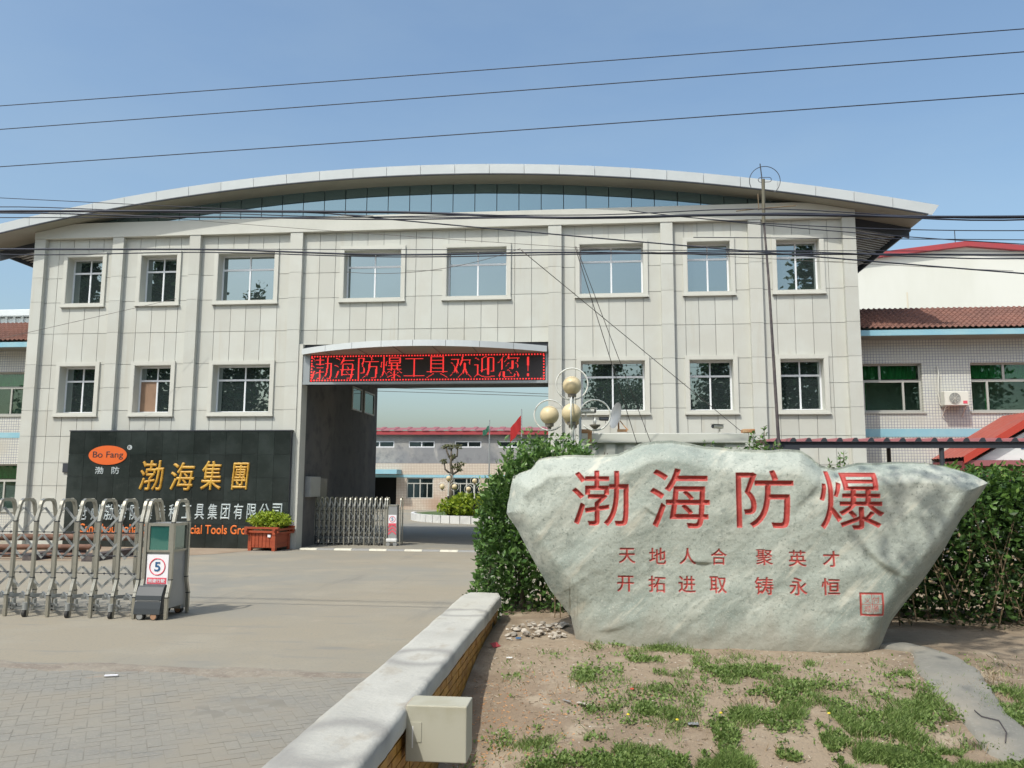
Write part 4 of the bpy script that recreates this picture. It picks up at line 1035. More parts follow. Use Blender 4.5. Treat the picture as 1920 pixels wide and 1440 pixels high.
# dish, cameras, lamp bulb on the container
ds = empty('satellite_dish', tuple(PY(1160, 805, KY+.25)), 'small grey satellite dish on the container roof beside the globe lamp', 'satellite dish')
prof = [(r, .05*(r/.19)**2) for r in (0, .05, .1, .15, .19)]; q = MB().lathe(prof, n=28)
dsh = q.build('dish', M['cabinet'], ds, smooth=True); dsh.scale = (.80, 1.0, 1); dsh.rotation_euler = (R(78), R(0), R(-62)); dsh.location = (.0, 0, .185)
MB().tube([(0.02, -.02, .12), (.09, -.10, .02), (.13, -.13, -.02)], .008, 5).build('feed_arm', M['rust'], ds)
MB().box(-.02, .12, -.03, .03, -.035, .0).build('foot', M['rust'], ds); MB().tube([(0, 0, -.02), (0, .04, .15)], .012, 6).build('bracket', M['rust'], ds)
def bullet_cam(px, py, label, m, rz, y=KY+.1, s=1.0):
    p = PY(px, py, y); r = empty('security_camera', tuple(p), label, 'security camera', rz=rz)
    q = MB(); q.tube([(-.09*s, 0, 0), (.07*s, 0, 0)], .03*s, 12); q.build('camera_body', m, r, smooth=False)
    MB().tube([(-.105*s, 0, .002), (-.09*s, 0, .002)], .024*s, 12).build('lens', M['bolt'], r)
    MB().box(-.12*s, .08*s, -.032*s, .032*s, .03*s, .037*s).build('sun_shield', m, r)
    MB().tube([(0.02, 0, -.03*s), (.02, 0, -.075*s)], .009, 6).build('bracket', m, r); return r
bullet_cam(1347, 800, 'grey bullet camera standing on the container edge above the carved stone', M['steel'], R(25), KY+.1, .95)
bullet_cam(1101, 771, 'white security camera on a post behind the globe lamp', M['lampwhite'], R(170), 11.0, 1.15)
bullet_cam(1134, 786, 'small dark camera on the wall seen through the lamp ring', M['plastic'], R(15), 21.9, 1.5)
pst = PY(1088, 850, 10.95); pt_ = PY(1090, 778, 10.95)
cpst = MB().tube([(pst[0], pst[1], 0), (pst[0], pst[1], pt_[2]+.02)], .018, 8).build('camera_post', M['lamppole']); tag(cpst, 'thin grey post carrying the white camera beside the container', 'post')

# ------------------------------------------------------------------ globe lamps
def globe_lamp(px, py_top, Yv, k, label, globes=('top', 'left', 'front', 'back'), simple=False, group=None, dark_foot=False):
    p = PY(px, py_top, Yv); x, z = p[0], p[2]     # z: centre of the top globe
    rt = empty('globe_lamp', (x, Yv, 0), label, 'street lamp', group)
    gr = .128*k; dz = .40*k; ax = .305*k
    MB().tube([(0, 0, 0), (0, 0, z-.85*k)], .045*k, 12).build('pole', M['darksteel'] if dark_foot else M['lamppole'], rt)
    MB().tube([(0, 0, z-.85*k), (0, 0, z-.78*k), (0, 0, z-.18*k)], [.045*k, .03*k, .028*k], 12).build('upper_pole', M['lampwhite'], rt)
    def ring(c, rad, plane, a0, a1, nm='ring'):
        pts = []
        for a in np.linspace(a0, a1, 33):
            ca_, sa_ = math.cos(a)*rad, math.sin(a)*rad
            pts.append((c[0]+(ca_ if plane == 'x' else 0), c[1]+(ca_ if plane == 'y' else 0), c[2]+sa_))
        MB().tube(pts, .011*k, 7).build(nm, M['lampwhite'], rt, smooth=True)
    def globe(c):
        q = MB(); n = 14
        q.lathe([(gr*math.sin(math.pi*i/n), -gr*math.cos(math.pi*i/n)) for i in range(n+1)], c, 24); g_ = q.build('globe', M['globe'], rt, smooth=True)
        MB().lathe([(0, -gr-.06*k), (.022*k, -gr-.06*k), (.03*k, -gr-.03*k), (.055*k, -gr-.025*k), (.06*k, -gr+.012*k), (.0, -gr+.012*k)], c, 16).build('collar', M['dullbrass'], rt)
    ring((0, 0, z+.02*k), .215*k, 'x', R(-80), R(260))
    globe((0, 0, z))
    for nm, dx, dy in (('left', -1, 0), ('right', 1, 0), ('front', 0, -1), ('back', 0, 1)):
        if simple and nm in ('front', 'back'): continue
        c = (dx*ax, dy*ax, z-dz)
        if dx: ring((c[0], c[1], c[2]-.0*k), .205*k, 'x', R(170) if dx > 0 else R(10), R(-140) if dx > 0 else R(320))
        else: ring((c[0], c[1], c[2]), .205*k, 'y', R(170) if dy > 0 else R(10), R(-140) if dy > 0 else R(320))
        if nm in globes: globe(c)
        else:
            MB().lathe([(0, -.19*k), (.02*k, -.19*k), (.07*k, -.145*k), (.075*k, -.13*k), (0, -.13*k)], c, 16).build('lamp_holder', M['dullbrass'], rt)
            MB().lathe([(0, -.13*k), (.012*k, -.13*k), (.02*k, -.07*k), (.0, -.03*k)], c, 10).build('bulb', M['lampwhite'], rt, smooth=True)
    return rt
globe_lamp(1072.5, 723, 10.75, 1.0, 'white ringed street lamp with cream globes standing behind the carved stone')
LG = 'small globe lamps on the far roundabout'
globe_lamp(841, 897, 38.0, .98, 'far globe lamp with three cream globes beside the pollarded tree', ('left', 'right', 'top'), True, LG, True)
globe_lamp(890, 902, 37.6, .95, 'far globe lamp half hidden behind the left bush leaves', ('left', 'right', 'top'), True, LG, True)

# ------------------------------------------------------------------ far yard: factory, roundabout, flags
fb = empty('factory_building', (-9, 55, 0), 'long grey factory with red metal roof seen through the passage', 'factory')
FP = lambda o: L_(o, fb); Yf = 55.0
def fx(px): return PY(px, 880, Yf)[0]
def fz(py): return PY(840, py, Yf)[2]
zr_, zg, zbn = fz(814), fz(869), fz(893)
hs = []
upw = [(682, 738), (765, 814), (852, 902), (934, 985), (1018, 1070)]; low_ = [(763, 813), (850, 900), (940, 990)]
hs = [(fx(a), fx(b), fz(839), fz(827)) for a, b in upw]+[(fx(a), fx(b), fz(935), fz(896)) for a, b in low_]+[(fx(690), fx(744), 0, fz(892))]
rr = [(fx(560), fx(1250), 0, zr_)]
for h in hs: rr = rsub(rr, h)
q = MB(); q2 = MB()
for (a, b, c, d) in rr:
    if c < zg: q2.box(a, b, Yf, Yf+.3, c, min(d, zg))
    if d > zg: q.box(a, b, Yf+.02, Yf+.3, max(c, zg), d)
FP(q.build('cement_wall', M['greywall'])); FP(q2.build('tiled_wall', M['mosaic_far']))
FP(MB().box(fx(560), fx(1250), Yf+1.5, Yf+12, 0, zr_).build('interior', M['dark']))
FP(MB().box(fx(560), fx(1250), Yf-.03, Yf, fz(895.5), fz(890.5)).build('blue_band', M['skyband']))
FP(MB().box(fx(600), fx(753), Yf-1.4, Yf-.01, fz(888.5)-.03, fz(881)).build('door_canopy', M['skyband']))
FP(MB().box(fx(560)-.3, fx(1250), Yf-.35, Yf-.2, zr_-.05, zr_+.22).build('fascia', M['redtrim']))
xs_ = np.arange(fx(560), fx(1250), .085); V = []
for (yl, zl) in ((Yf-.42, zr_+.22), (Yf+1.2, zr_+.54)): V.append(np.stack([xs_, np.full_like(xs_, yl), zl+.06*(np.sin(xs_*2*np.pi/.95) > .3)], 1))
V = np.concatenate(V); k = len(xs_); I = np.arange(k-1); FP(np_mesh('roof_sheet', V, np.stack([I, I+1, I+k+1, I+k], 1), M['pinkred']))
for (a, b, c, d) in hs[:-1]:
    w = empty('window', (a, Yf+.06, c)); w.parent = fb; w.location = Vector(w.location)-Vector(fb.location); Wd = b-a; Hh = d-c; big = Hh > 1; t = .07
    f = MB(); f.box(0, t, 0, .08, 0, Hh); f.box(Wd-t, Wd, 0, .08, 0, Hh); f.box(t, Wd-t, 0, .08, 0, t); f.box(t, Wd-t, 0, .08, Hh-t, Hh); f.box(Wd/2-.04, Wd/2+.04, 0, .08, t, Hh-t)
    if big: f.box(t, Wd-t, .002, .078, Hh*.70, Hh*.70+.07); f.box(Wd*.25, Wd*.25+.06, .002, .078, t, Hh*.7); f.box(Wd*.75, Wd*.75+.06, .002, .078, t, Hh*.7)
    f.build('frame', M['greyframe'] if big else M['whiteframe'], w)
    MB().box(t, Wd/2, .04, .05, t, Hh-t).build('pane', M['glass_dim'], w); MB().box(Wd/2, Wd-t, .04, .05, t, Hh-t).build('pane', M['glass_dim'], w)
# rubble strip at the foot
for k in range(16):
    x = fx(785)+random.uniform(0, 3.6); s_ = random.uniform(.12, .3)
rx_c, ry_c, rad = -3.9, 42.0, 5.6
ra = empty('roundabout_bed', (rx_c, ry_c, 0), 'round planting bed with white painted kerb in the yard behind the passage', 'planting bed')
n = 30
for i in range(n):
    a0_, a1_ = math.pi+i*2*math.pi/n*.5*1.0+.004, math.pi+(i+1)*2*math.pi/n*.5-.004
    V = []
    for z in (0, .36):
        for (rr2, aa) in ((rad, a0_), (rad, a1_), (rad-.16, a1_), (rad-.16, a0_)): V.append((rr2*math.cos(aa), rr2*math.sin(aa), z))
    MB().hexa(V).build('kerb_stone', M['white'], ra)
MB().lathe([(0, .30), (rad-.16, .30), (rad-.16, 0)], n=40).build('bed_soil', mat('bed_green', (.04, .09, .02), .9, noise=(6, (.10, .13, .04), .4, .6)), ra)

# leaf clouds -------------------------------------------------------
def leaves(name, C_, size, m, parent=None, aspect=.45, up=.35, tb=None, seed=1, kind='stuff', tshift=None, out=None):
    r = np.random.default_rng(seed); n = len(C_)
    d = r.normal(size=(n, 3)); d[:, 2] = d[:, 2]*.6+up
    if out is not None: d += out*1.1
    d /= np.linalg.norm(d, axis=1)[:, None]
    s = np.cross(d, r.normal(size=(n, 3))); s /= np.linalg.norm(s, axis=1)[:, None]
    nn = np.cross(d, s)
    L = (size*(r.uniform(.6, 1.25, n)))[:, None]; W = L*aspect*.5
    b = C_; V = np.stack([b, b+d*L*.45+s*W+nn*L*.06, b+d*L, b+d*L*.45-s*W+nn*L*.06], 1).reshape(-1, 3)
    Fq = np.arange(4*n).reshape(n, 4)
    t = r.uniform(0, 1, n)*.75+(0 if tshift is None else tshift)
    o = np_mesh(name, V, Fq, m, parent, tint=np.clip(t, 0, 1))
    if kind: o['kind'] = kind
    return o
def blob_points(n, c, rad, seed, lump=.25, shell=.55, freq=1.6, flat_bottom=True):
    r = np.random.default_rng(seed); d = r.normal(size=(n, 3)); d /= np.linalg.norm(d, axis=1)[:, None]
    l = 1+lump*2*vnoise(d[:, 0]*freq+seed, d[:, 1]*freq+3, d[:, 2]*freq+9)+lump*vnoise(d[:, 0]*freq*3+seed, d[:, 1]*freq*3, d[:, 2]*freq*3)
    t = shell+(1-shell)*r.random(n)**.5
    P = d*(l*t)[:, None]*np.array(rad); return P+np.array(c), d
# left bush by the stone: glossy evergreen
def sprig_bush(name, label, cat, base, pts, leafn, size, m, stems, seed, aspect=.5):
    rt = empty(name, base, label, cat); rr2 = np.random.default_rng(seed)
    return rt
lb = empty('evergreen_bush', (-.75, 9.6, .3), 'dense glossy green bush left of the carved stone at the end of the low wall', 'bush')
def hedge_cloud(xs0, xs1, y0, y1, zbf, ztf, n, seed, edge=None):
    """points through a box whose top is ztf(x,y), denser to the front, top and left"""
    r = np.random.default_rng(seed); out = []; nm = []
    x = r.uniform(xs0, xs1, n*2); y = y0+(y1-y0)*r.random(n*2)**1.6; zt = ztf(x, y); t = r.random(n*2)**.75; z = zbf(x, y)+(zt-zbf(x, y))*t
    bump = .16*vnoise(x*2.6, z*2.6, seed)+.08*vnoise(x*7, z*7, seed+3); y = y+bump
    dens = vnoise(x*3.3, y*3.3, z*3.3)+.5; keep = (r.random(n*2) < .25+dens*1.1)
    P = np.stack([x, y, z], 1)[keep][:n]
    o = np.zeros_like(P); o[:, 1] = -.6; o[:, 2] = .2
    return P, o
def ztl(x, y):
    px_t = np.interp(x, [-1.36, -1.30, -1.18, -1.02, -.85, -.6, -.35, .3], [1.05, 1.5, 1.80, 1.98, 2.14, 2.26, 2.2, 2.15])
    return px_t-.25*np.clip(y-9.6, 0, 2)**2+.08*vnoise(x*6, y*6, 1)
P, o_ = hedge_cloud(-1.33, .45, 8.95, 10.4, lambda x, y: .28+.25*np.clip(-1.15-x, 0, 1)+0*x, ztl, 14500, 5)
P[:, 0] += -.16*(vnoise(P[:, 2]*1.7, P[:, 1]*1.3, 3)+.15)-.10*vnoise(P[:, 2]*5, P[:, 1]*4, 6)+.10*np.clip(.7-P[:, 2], 0, 1)
lt = np.clip((P[:, 2]-1.2)*.12, -.1, .2)  # leaf tint rises with height
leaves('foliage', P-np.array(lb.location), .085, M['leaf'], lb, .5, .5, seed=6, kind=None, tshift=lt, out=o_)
q = MB(); r_ = random.Random(3)
for k in range(26):
    x = r_.uniform(-1.3, .3); y = r_.uniform(9.2, 10.1); zt_ = float(ztl(np.array(x), np.array(y)))+r_.uniform(-.05, .2)
    pts = [(x+.75, y-9.6, 0), (x+.75+r_.uniform(-.1, .1), y-9.6+r_.uniform(-.1, .1), (zt_-.3)*.5), (x+.75+r_.uniform(-.12, .12), y-9.6, zt_-.3)]
    q.tube(pts, [.014, .010, .004], 5)
o = q.build('stems', M['bark'], lb); o['kind'] = 'stuff'
# top shoots
sh = []
for k in range(110):
    x = r_.uniform(-1.28, .0); y = r_.uniform(8.95, 9.8); z0 = float(ztl(np.array(x), np.array(y)))-.04
    hgt = r_.uniform(.06, .30); lx_ = r_.uniform(-.12, .04)
    for j in range(12): sh.append((x+lx_*j/11+r_.uniform(-.02, .02), y+r_.uniform(-.02, .02), z0+hgt*j/11))
leaves('top_shoots', np.array(sh)-np.array(lb.location), .075, M['leaf'], lb, .42, .9, seed=8, kind='stuff', tshift=.2)

# right hedge behind the stone
hb = empty('overgrown_hedge', (4.2, 9.6, .3), 'overgrown hedge with dry brown stems right of and behind the carved stone', 'hedge')
def ztr(x, y): return np.interp(x, [1.2, 2.4, 3.2, 3.7, 5, 9], [1.9, 1.95, 2.0, 2.08, 2.12, 2.1])+.10*vnoise(x*5, y*5, 4)-.2*np.clip(y-10, 0, 2)
P, o_ = hedge_cloud(2.1, 7.6, 8.55, 10.6, lambda x, y: .42+.12*vnoise(x*2, y*2, 1)+.0*x, ztr, 30000, 15)
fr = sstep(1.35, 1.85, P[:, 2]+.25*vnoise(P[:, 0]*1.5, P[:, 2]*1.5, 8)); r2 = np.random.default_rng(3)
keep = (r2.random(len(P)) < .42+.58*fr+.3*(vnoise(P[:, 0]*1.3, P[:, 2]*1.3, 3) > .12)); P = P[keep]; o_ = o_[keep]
leaves('foliage', P-np.array(hb.location), .07, M['leafdark'], hb, .55, .4, seed=16, kind=None, tshift=np.clip((P[:, 2]-1.4)*.3, -.15, .22), out=o_)  # tint climbs with height, leaves lighter towards the top
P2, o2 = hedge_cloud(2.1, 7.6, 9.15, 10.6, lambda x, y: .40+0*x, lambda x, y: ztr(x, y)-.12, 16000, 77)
leaves('inner_foliage', P2-np.array(hb.location), .10, M['leafdark'], hb, .7, .2, seed=78, kind=None, tshift=-.3)  # dark backing leaves, tinted darker to put the hedge's inner shade into colour
q = MB(); r_ = random.Random(5)
for k in range(55):
    x = r_.uniform(2.5, 6.4); y = r_.uniform(8.62, 9.2); h = r_.uniform(.4, 1.5); z0 = .4+r_.uniform(0, .3); lean = r_.uniform(-.35, .35)
    a = Vector((x-4.2, y-9.6, z0-.3)); b = a+Vector((lean*h, r_.uniform(-.15, .05), h)); mid = (a+b)/2+Vector((r_.uniform(-.08, .08), r_.uniform(-.05, .05), r_.uniform(-.05, .05)))
    q.tube([a, mid, b], [.008, .006, .003], 4)
    if r_.random() < .6: q.tube([mid, mid+Vector((r_.uniform(-.3, .3), r_.uniform(-.1, .05), r_.uniform(.05, .35)))], [.005, .002], 4)
o = q.build('dry_stems', M['twig'], hb); o['kind'] = 'stuff'
dl = np.array([(r_.gauss(3.5, .9), r_.uniform(8.58, 9.0), r_.uniform(.55, 1.5)) for _ in range(380)]); dl = dl[dl[:, 0] > 2.5]
leaves('dry_leaves', dl-np.array(hb.location), .06, M['drystalk'], hb, .5, -.2, seed=19, kind=None)
# shoots behind the stone
shb = [(1322, 822, 846), (1334, 826, 848), (1366, 835, 846), (1382, 832, 846), (1404, 812, 845), (1412, 806, 848), (1433, 795, 835), (1425, 815, 850), (1450, 828, 846), (1460, 826, 845), (1575, 848, 874), (1582, 843, 874), (1555, 862, 880), (1640, 866, 880), (1310, 838, 850), (1050, 838, 862), (1040, 845, 865), (1415, 825, 850), (1440, 828, 850)]
hs2 = empty('shrub_shoots', (1.9, 8.6, .4), 'thin leafy shrub shoots sticking up over the top edge of the carved stone', 'shrub')
pts = []; q = MB()
for (px, pt, pb_) in shb:
    a = PY(px, pb_+25, 8.6); b = PY(px, pt+4, 8.6)
    q.tube([Vector((a[0], a[1], .5))-hs2.location, Vector(b)-hs2.location], [.008, .003], 4)
    nn_ = int((pb_-pt)*.9)+8
    for j in range(nn_):
        t = j/nn_; w_ = .035*(1.15-t); zz = a[2]*(1-t)+b[2]*t; pts.append((b[0]+random.gauss(0, w_*.8), 8.6+random.gauss(0, w_), zz))
leaves('shoot_leaves', np.array(pts)-np.array(hs2.location), .055, M['leaf'], hs2, .4, .7, seed=31, kind=None, tshift=.1)
o = q.build('stems', M['twig'], hs2); o['kind'] = 'stuff'
P, o_ = hedge_cloud(.4, 2.4, 9.2, 10.3, lambda x, y: .4+0*x, lambda x, y: 1.78+.12*vnoise(x*5, y*5)+0*x, 5000, 25)
leaves('foliage', P-np.array(hs2.location), .075, M['leaf'], hs2, .5, .4, seed=26, kind=None)

# far hedge, pollard, flags
P, _d = blob_points(5200, (0, 0, -.22), (3.3, 1.4, .68), 41, .10, .6); P = P[P[:, 2] > -.75]
fh = empty('clipped_hedge', (-3.9, 38.3, .95), 'bright yellow green clipped hedge on the far roundabout', 'hedge')
P[:, 0] = np.sign(P[:, 0])*np.abs(P[:, 0])**.8*1.35
leaves('foliage', P, .22, M['leafyellow'], fh, .6, .3, seed=42, kind=None)
MB().box(-3, 3, -.5, .5, -.7, .05).build('hedge_core', mat('hedge_shade_twigs', (.05, .07, .02), .9), fh)
tp = PY(846, 870, 40.5); pt = empty('pollarded_tree', (tp[0], 40.5, .3), 'pollarded tree with knobbly leafing branches beyond the passage', 'tree')
zt = PY(846, 838, 40.5)[2]-.3; q = MB()
q.tube([(0, 0, 0), (0.02, 0, zt*.35), (.04, 0, zt*.6), (-.02, 0, zt*.75), (.0, 0, zt*.98)], [.14, .10, .085, .07, .04], 9)
q.tube([(.03, 0, zt*.58), (.35, .1, zt*.64), (.5, .1, zt*.72)], [.06, .045, .035], 7); q.tube([(.03, 0, zt*.58), (-.28, -.1, zt*.66), (-.36, -.1, zt*.76)], [.06, .045, .035], 7)
q.tube([(0, 0, zt*.8), (.3, .0, zt*.87), (.32, 0, zt*.98)], [.06, .05, .04], 6); q.tube([(0, 0, zt*.8), (-.2, .05, zt*.9), (-.28, 0, zt*.98)], [.06, .05, .04], 6)
q.build('trunk', mat('grey_pollard_bark', (.16, .135, .105), .9, noise=(6, (.10, .085, .065), .4, .6)), pt, smooth=True)
tips = [(.5, .1, zt*.74), (-.36, -.1, zt*.78), (.32, 0, zt), (-.28, 0, zt), (0, 0, zt*1.0), (.1, 0, zt*.85), (.4, 0, zt*.66), (.2, 0, zt*.7)]
P = np.concatenate([blob_points(60, t_, (.17, .17, .13), 50+i, .2)[0] for i, t_ in enumerate(tips)])
leaves('crown', P, .13, mat('budding_leaf', (.15, .17, .06), .6, trans=.2, tint=[(0, (.09, .09, .04)), (1, (.22, .24, .09))]), pt, .6, .3, seed=51, kind=None)
def flag(px, pty, Yv, m, label, w, h, seed, droop):
    b = PY(px, pty, Yv); r = empty('flagpole', (b[0], Yv, 0), label, 'flag')
    MB().tube([(0, 0, 0), (0, 0, b[2])], [.05, .03], 8).build('pole', M['steel_bar'], r)
    nu, nv = 14, 12; V = []
    for j in range(nv):
        for i in range(nu):
            u_ = i/(nu-1); v_ = j/(nv-1)
            V.append((-.03-u_*w*(1-.35*v_*0), .10*math.sin(u_*7+v_*2+seed), b[2]-.35-v_*h-u_*droop+.03*math.sin(u_*9)))
    I = (np.arange(nv-1)[:, None]*nu+np.arange(nu-1)[None, :]).ravel()
    np_mesh('flag_cloth', np.array(V), np.stack([I, I+1, I+nu+1, I+nu], 1), m, r, smooth=True)
flag(978, 767, 46, M['flagred'], 'red flag drooping from a pole beyond the passage', .62, .85, 1, .75)
flag(918, 787, 46, M['flaggreen'], 'small faded green flag on a pole beyond the passage', .36, .35, 3, .3)

# ------------------------------------------------------------------ retractable gates
def gate(name, label, X0, n, sp, Yc, Hg, d, slim, head, direction=1, wheels=True):
    """frames at X0 - i*sp, thickness profile d=(base,mid,top) half-depths"""
    g_ = empty(name, (X0, Yc, 0), label, 'gate')
    t = .036*slim; db, dm, dt = d
    def leg(s):
        return [(0, s*db, .02), (0, s*db, Hg*.185), (0, s*(db*.75+dm*.25), Hg*.22), (0, s*(db*.25+dm*.75), Hg*.29), (0, s*dm, Hg*.33), (0, s*dm, Hg*.815), (0, s*(dm*.75+dt*.25), Hg*.85), (0, s*(dm*.2+dt*.8), Hg*.92), (0, s*dt, Hg*.955)]
    pts = leg(-1)+[(0, -dt*.85, Hg*.985), (0, -dt*.55, Hg)]+[(0, dt*.55, Hg), (0, dt*.85, Hg*.985)]+leg(1)[::-1]
    fm = MB()
    for a, b in zip(pts[:-1], pts[1:]):
        A_ = Vector(a); B_ = Vector(b); dd = (B_-A_).normalized()*t*.22
        fm.bar(A_-dd, B_+dd, t, t, up=(1, 0, 0))
    fm.tube(pts, t*.53, 8)
    f0 = fm.build('frame', M['steel'], g_); fme = f0.data
    cl = MB()
    for s in (-1, 1):
        for zz in (Hg*.815, Hg*.33, Hg*.185): cl.box(-t*.6, t*.6, s*(dm if zz > Hg*.25 else db)-t*.6, s*(dm if zz > Hg*.25 else db)+t*.6, zz-.006, zz+.006)
    c0_ = cl.build('frame_clip', M['bolt'], g_); cme = c0_.data
    for i in range(1, n): o = inst('frame', fme, g_, (-i*sp, 0, 0)); inst('frame_clip', cme, g_, (-i*sp, 0, 0))
    # linkage
    lk = MB()
    for (za, zb) in ((Hg*.93, Hg*.72), (Hg*.69, Hg*.49), (Hg*.42, Hg*.24)):
        for (y_, s1) in ((-.012, 1), (.012, -1)):
            a, b = ((0, za), (-sp, zb)) if s1 > 0 else ((0, zb), (-sp, za))
            for side in ((-dm*.3),):
                lk.bar((a[0], side+y_, a[1]), (b[0], side+y_, b[1]), .010, .026*slim, up=(0, 0, 1))
    l0 = lk.build('scissor_link', M['steel_bar'], g_)
    rd = MB().tube([(0, -dm*.8, 0), (-sp*.3-.012, -dm*.8, 0), (-sp*.3-.010, -dm*.8, 0), (-sp*.3+.0, -dm*.8, 0), (-sp*.3-.03, -dm*.8, 0)][:1]+[(-sp*t_, -dm*.8, 0) for t_ in (.27, .275, .33, .335, .67, .675, .73, .735, 1)], [.006, .006, .014, .014, .006, .006, .014, .014, .006, .006], 6)
    r0_ = rd.build('cross_rod', M['bolt'], g_); RZ = (Hg*.72, Hg*.52, Hg*.37); r0_.location = (0, 0, RZ[0])
    for zz in RZ[1:]: inst('cross_rod', r0_.data, g_, (0, 0, zz))
    ft = MB(); ft.bar((0, -db*.9, Hg*.145), (-sp, db*.1, Hg*.175), .02, .05); ft.bar((0, db*.9, Hg*.145), (-sp, -db*.1, Hg*.15), .02, .05)
    ft.bar((0, -db*.3, Hg*.085), (-sp, db*.3, Hg*.085), .016, .026); ft.bar((0, db*.4, Hg*.05), (-sp, -db*.4, Hg*.05), .012, .02)
    for xx_ in (-sp*.3, -sp*.6): ft.box(xx_-.012, xx_+.012, -.03, .03, Hg*.04, Hg*.13)
    f1 = ft.build('base_bar', M['steel_bar'], g_)
    for i in range(1, n-1):
        inst('scissor_link', l0.data, g_, (-i*sp, 0, 0)); [inst('cross_rod', r0_.data, g_, (-i*sp, 0, zz)) for zz in RZ]; inst('base_bar', f1.data, g_, (-i*sp, 0, 0))
    wm = MB(); R_ = .045*slim
    wm.tube([(-.018, 0, R_), (.018, 0, R_)], R_, 14)
    w0 = None
    for i in range(1, n, 2):
        if w0 is None:
            w0 = wm.build('wheel', M['rubber'] , g_); w0.location = (-i*sp, -db-.02, 0); inst('wheel', w0.data, g_, (-i*sp, db, 0))
            cp2 = MB(); cp2.tube([(0, -db-.03, R_*1.9), (0, -db-.03, R_*3.8)], .028*slim, 10); cp0 = cp2.build('wheel_cover', M['steel_shine'] if head == 'far' else M['steel_bar'], g_); cp0.location = (-i*sp, 0, 0)
        else: inst('wheel', w0.data, g_, (-i*sp, -db-.02, 0)); inst('wheel', w0.data, g_, (-i*sp, db, 0)); inst('wheel_cover', cp0.data, g_, (-i*sp, 0, 0))
    return g_, fme, cme
# near gate
HG = 1.62; YC = 11.06
ng, fme, cme = gate('retractable_gate', 'near steel folding gate with grey motor cabinet at the left of the driveway', -6.35, 11, .318, 11.06, HG, (.29, .215, .15), 1.18, 'near')
def hd(o): return o
hw_ = .44; x0 = .04
hx0, hx1, hy0, hy1 = .06, .43, -.22, .24
inst('frame', fme, ng, (.075, 0, 0)); inst('frame', fme, ng, (.47, .0, 0)); inst('frame_clip', cme, ng, (.47, .0, 0))
MB().box(.10, .45, -.205, .215, .14, 1.31).build('cabinet', M['cabinet'], ng, bevel=.006)
q = MB(); q.box(.10, .45, -.225, -.20, 1.27, 1.31); q.box(.10, .45, -.225, -.20, .91, .94); q.box(.10, .135, -.225, -.20, .94, 1.27); q.box(.415, .45, -.225, -.20, .94, 1.27)
q.box(.445, .475, -.19, .20, 1.27, 1.31); q.box(.445, .475, -.19, .2, .91, .94); q.box(.445, .475, -.19, -.155, .94, 1.27); q.box(.445, .475, .165, .2, .94, 1.27)
q.build('window_frame', M['steel'], ng)
MB().box(.135, .415, -.212, -.206, .94, 1.27).build('green_pane', M['greenglass'], ng)
MB().box(.451, .457, -.155, .165, .94, 1.27).build('dark_pane', M['glass_dim'], ng)
MB().box(.11, .425, -.214, -.206, .455, .875).build('sign_plate', M['plate'], ng)
q = MB(); c_ = (.267, .71)
q.tube([(c_[0]+.112*math.cos(a), -.216, c_[1]+.112*math.sin(a)) for a in np.linspace(0, 2*math.pi, 37)[:-1]], .0085, 5, True); q.build('red_ring', M['signred'], ng)
MB().box(.125, .41, -.217, -.213, .475, .56).build('red_strip', M['signred'], ng)
glyph_obj('speed_number', '5', .225, .312, .645, .775, -.219, .004, M['signblue'], ng, offset=.02)
glyph_obj('strip_lettering', '限速行駛', .145, .39, .492, .545, -.221, .003, M['plate'], ng, offset=.01)
# plastic skirt cover in front, curved
prof = [(-.21, .47), (-.25, .465), (-.28, .44), (-.305, .39), (-.335, .33), (-.345, .27), (-.335, .265), (-.345, .25), (-.365, .16), (-.372, .08), (-.20, .08), (-.20, .47)]
MB().extrude(prof, 'x', .04, .42).build('wheel_housing', M['plastic'], ng, bevel=.012)
MB().extrude([(-a, b) for a, b in prof], 'x', .04, .42).build('wheel_housing', M['cabinet'], ng, bevel=.012)
MB().box(.06, .40, -.350, -.341, .262, .268).build('housing_seam', M['cabinet'], ng)
for (xx_, m_) in ((.13, M['cabinet']), (.33, M['wheelrust'])):
    for yy_ in (-.325, .325):
        q = MB(); q.tube([(xx_, yy_-.035, .055), (xx_, yy_+.035, .055)], .055, 18); q.build('wheel', M['rubber'], ng)
        MB().tube([(xx_, yy_-.04, .055), (xx_, yy_-.034, .055)], .042, 14).build('wheel_hub', m_, ng)
# far gate
fgx = PZ(728, 1023, 0)
fgt, fme2, cme2 = gate('retractable_gate', 'far steel folding gate with red chevron post closing part of the passage', fgx[0]-.10, 17, .156, 24.05, 1.42, (.16, .15, .11), .95, 'far')
MB().box(.10, .37, -.13, .13, .10, 1.18).build('cabinet', M['cabinet'], fgt, bevel=.01)
MB().box(.10, .37, -.14, .14, 1.18, 1.22).build('cabinet_top', M['steel'], fgt)
inst('frame', fme2, fgt, (.46, .06, 0)); inst('frame', fme2, fgt, (.065, 0, 0))
MB().box(.11, .355, -.137, -.131, .60, .92).build('sign_plate', M['plate'], fgt)
MB().tube([(.232+.085*math.cos(a), -.139, .79+.085*math.sin(a)) for a in np.linspace(0, 2*math.pi, 25)[:-1]], .009, 5, True).build('red_ring', M['signred'], fgt)
MB().box(.115, .35, -.140, -.136, .605, .67).build('red_strip', M['signred'], fgt)
glyph_obj('speed_number', '5', .20, .265, .74, .84, -.142, .004, M['signblue'], fgt, offset=.02)
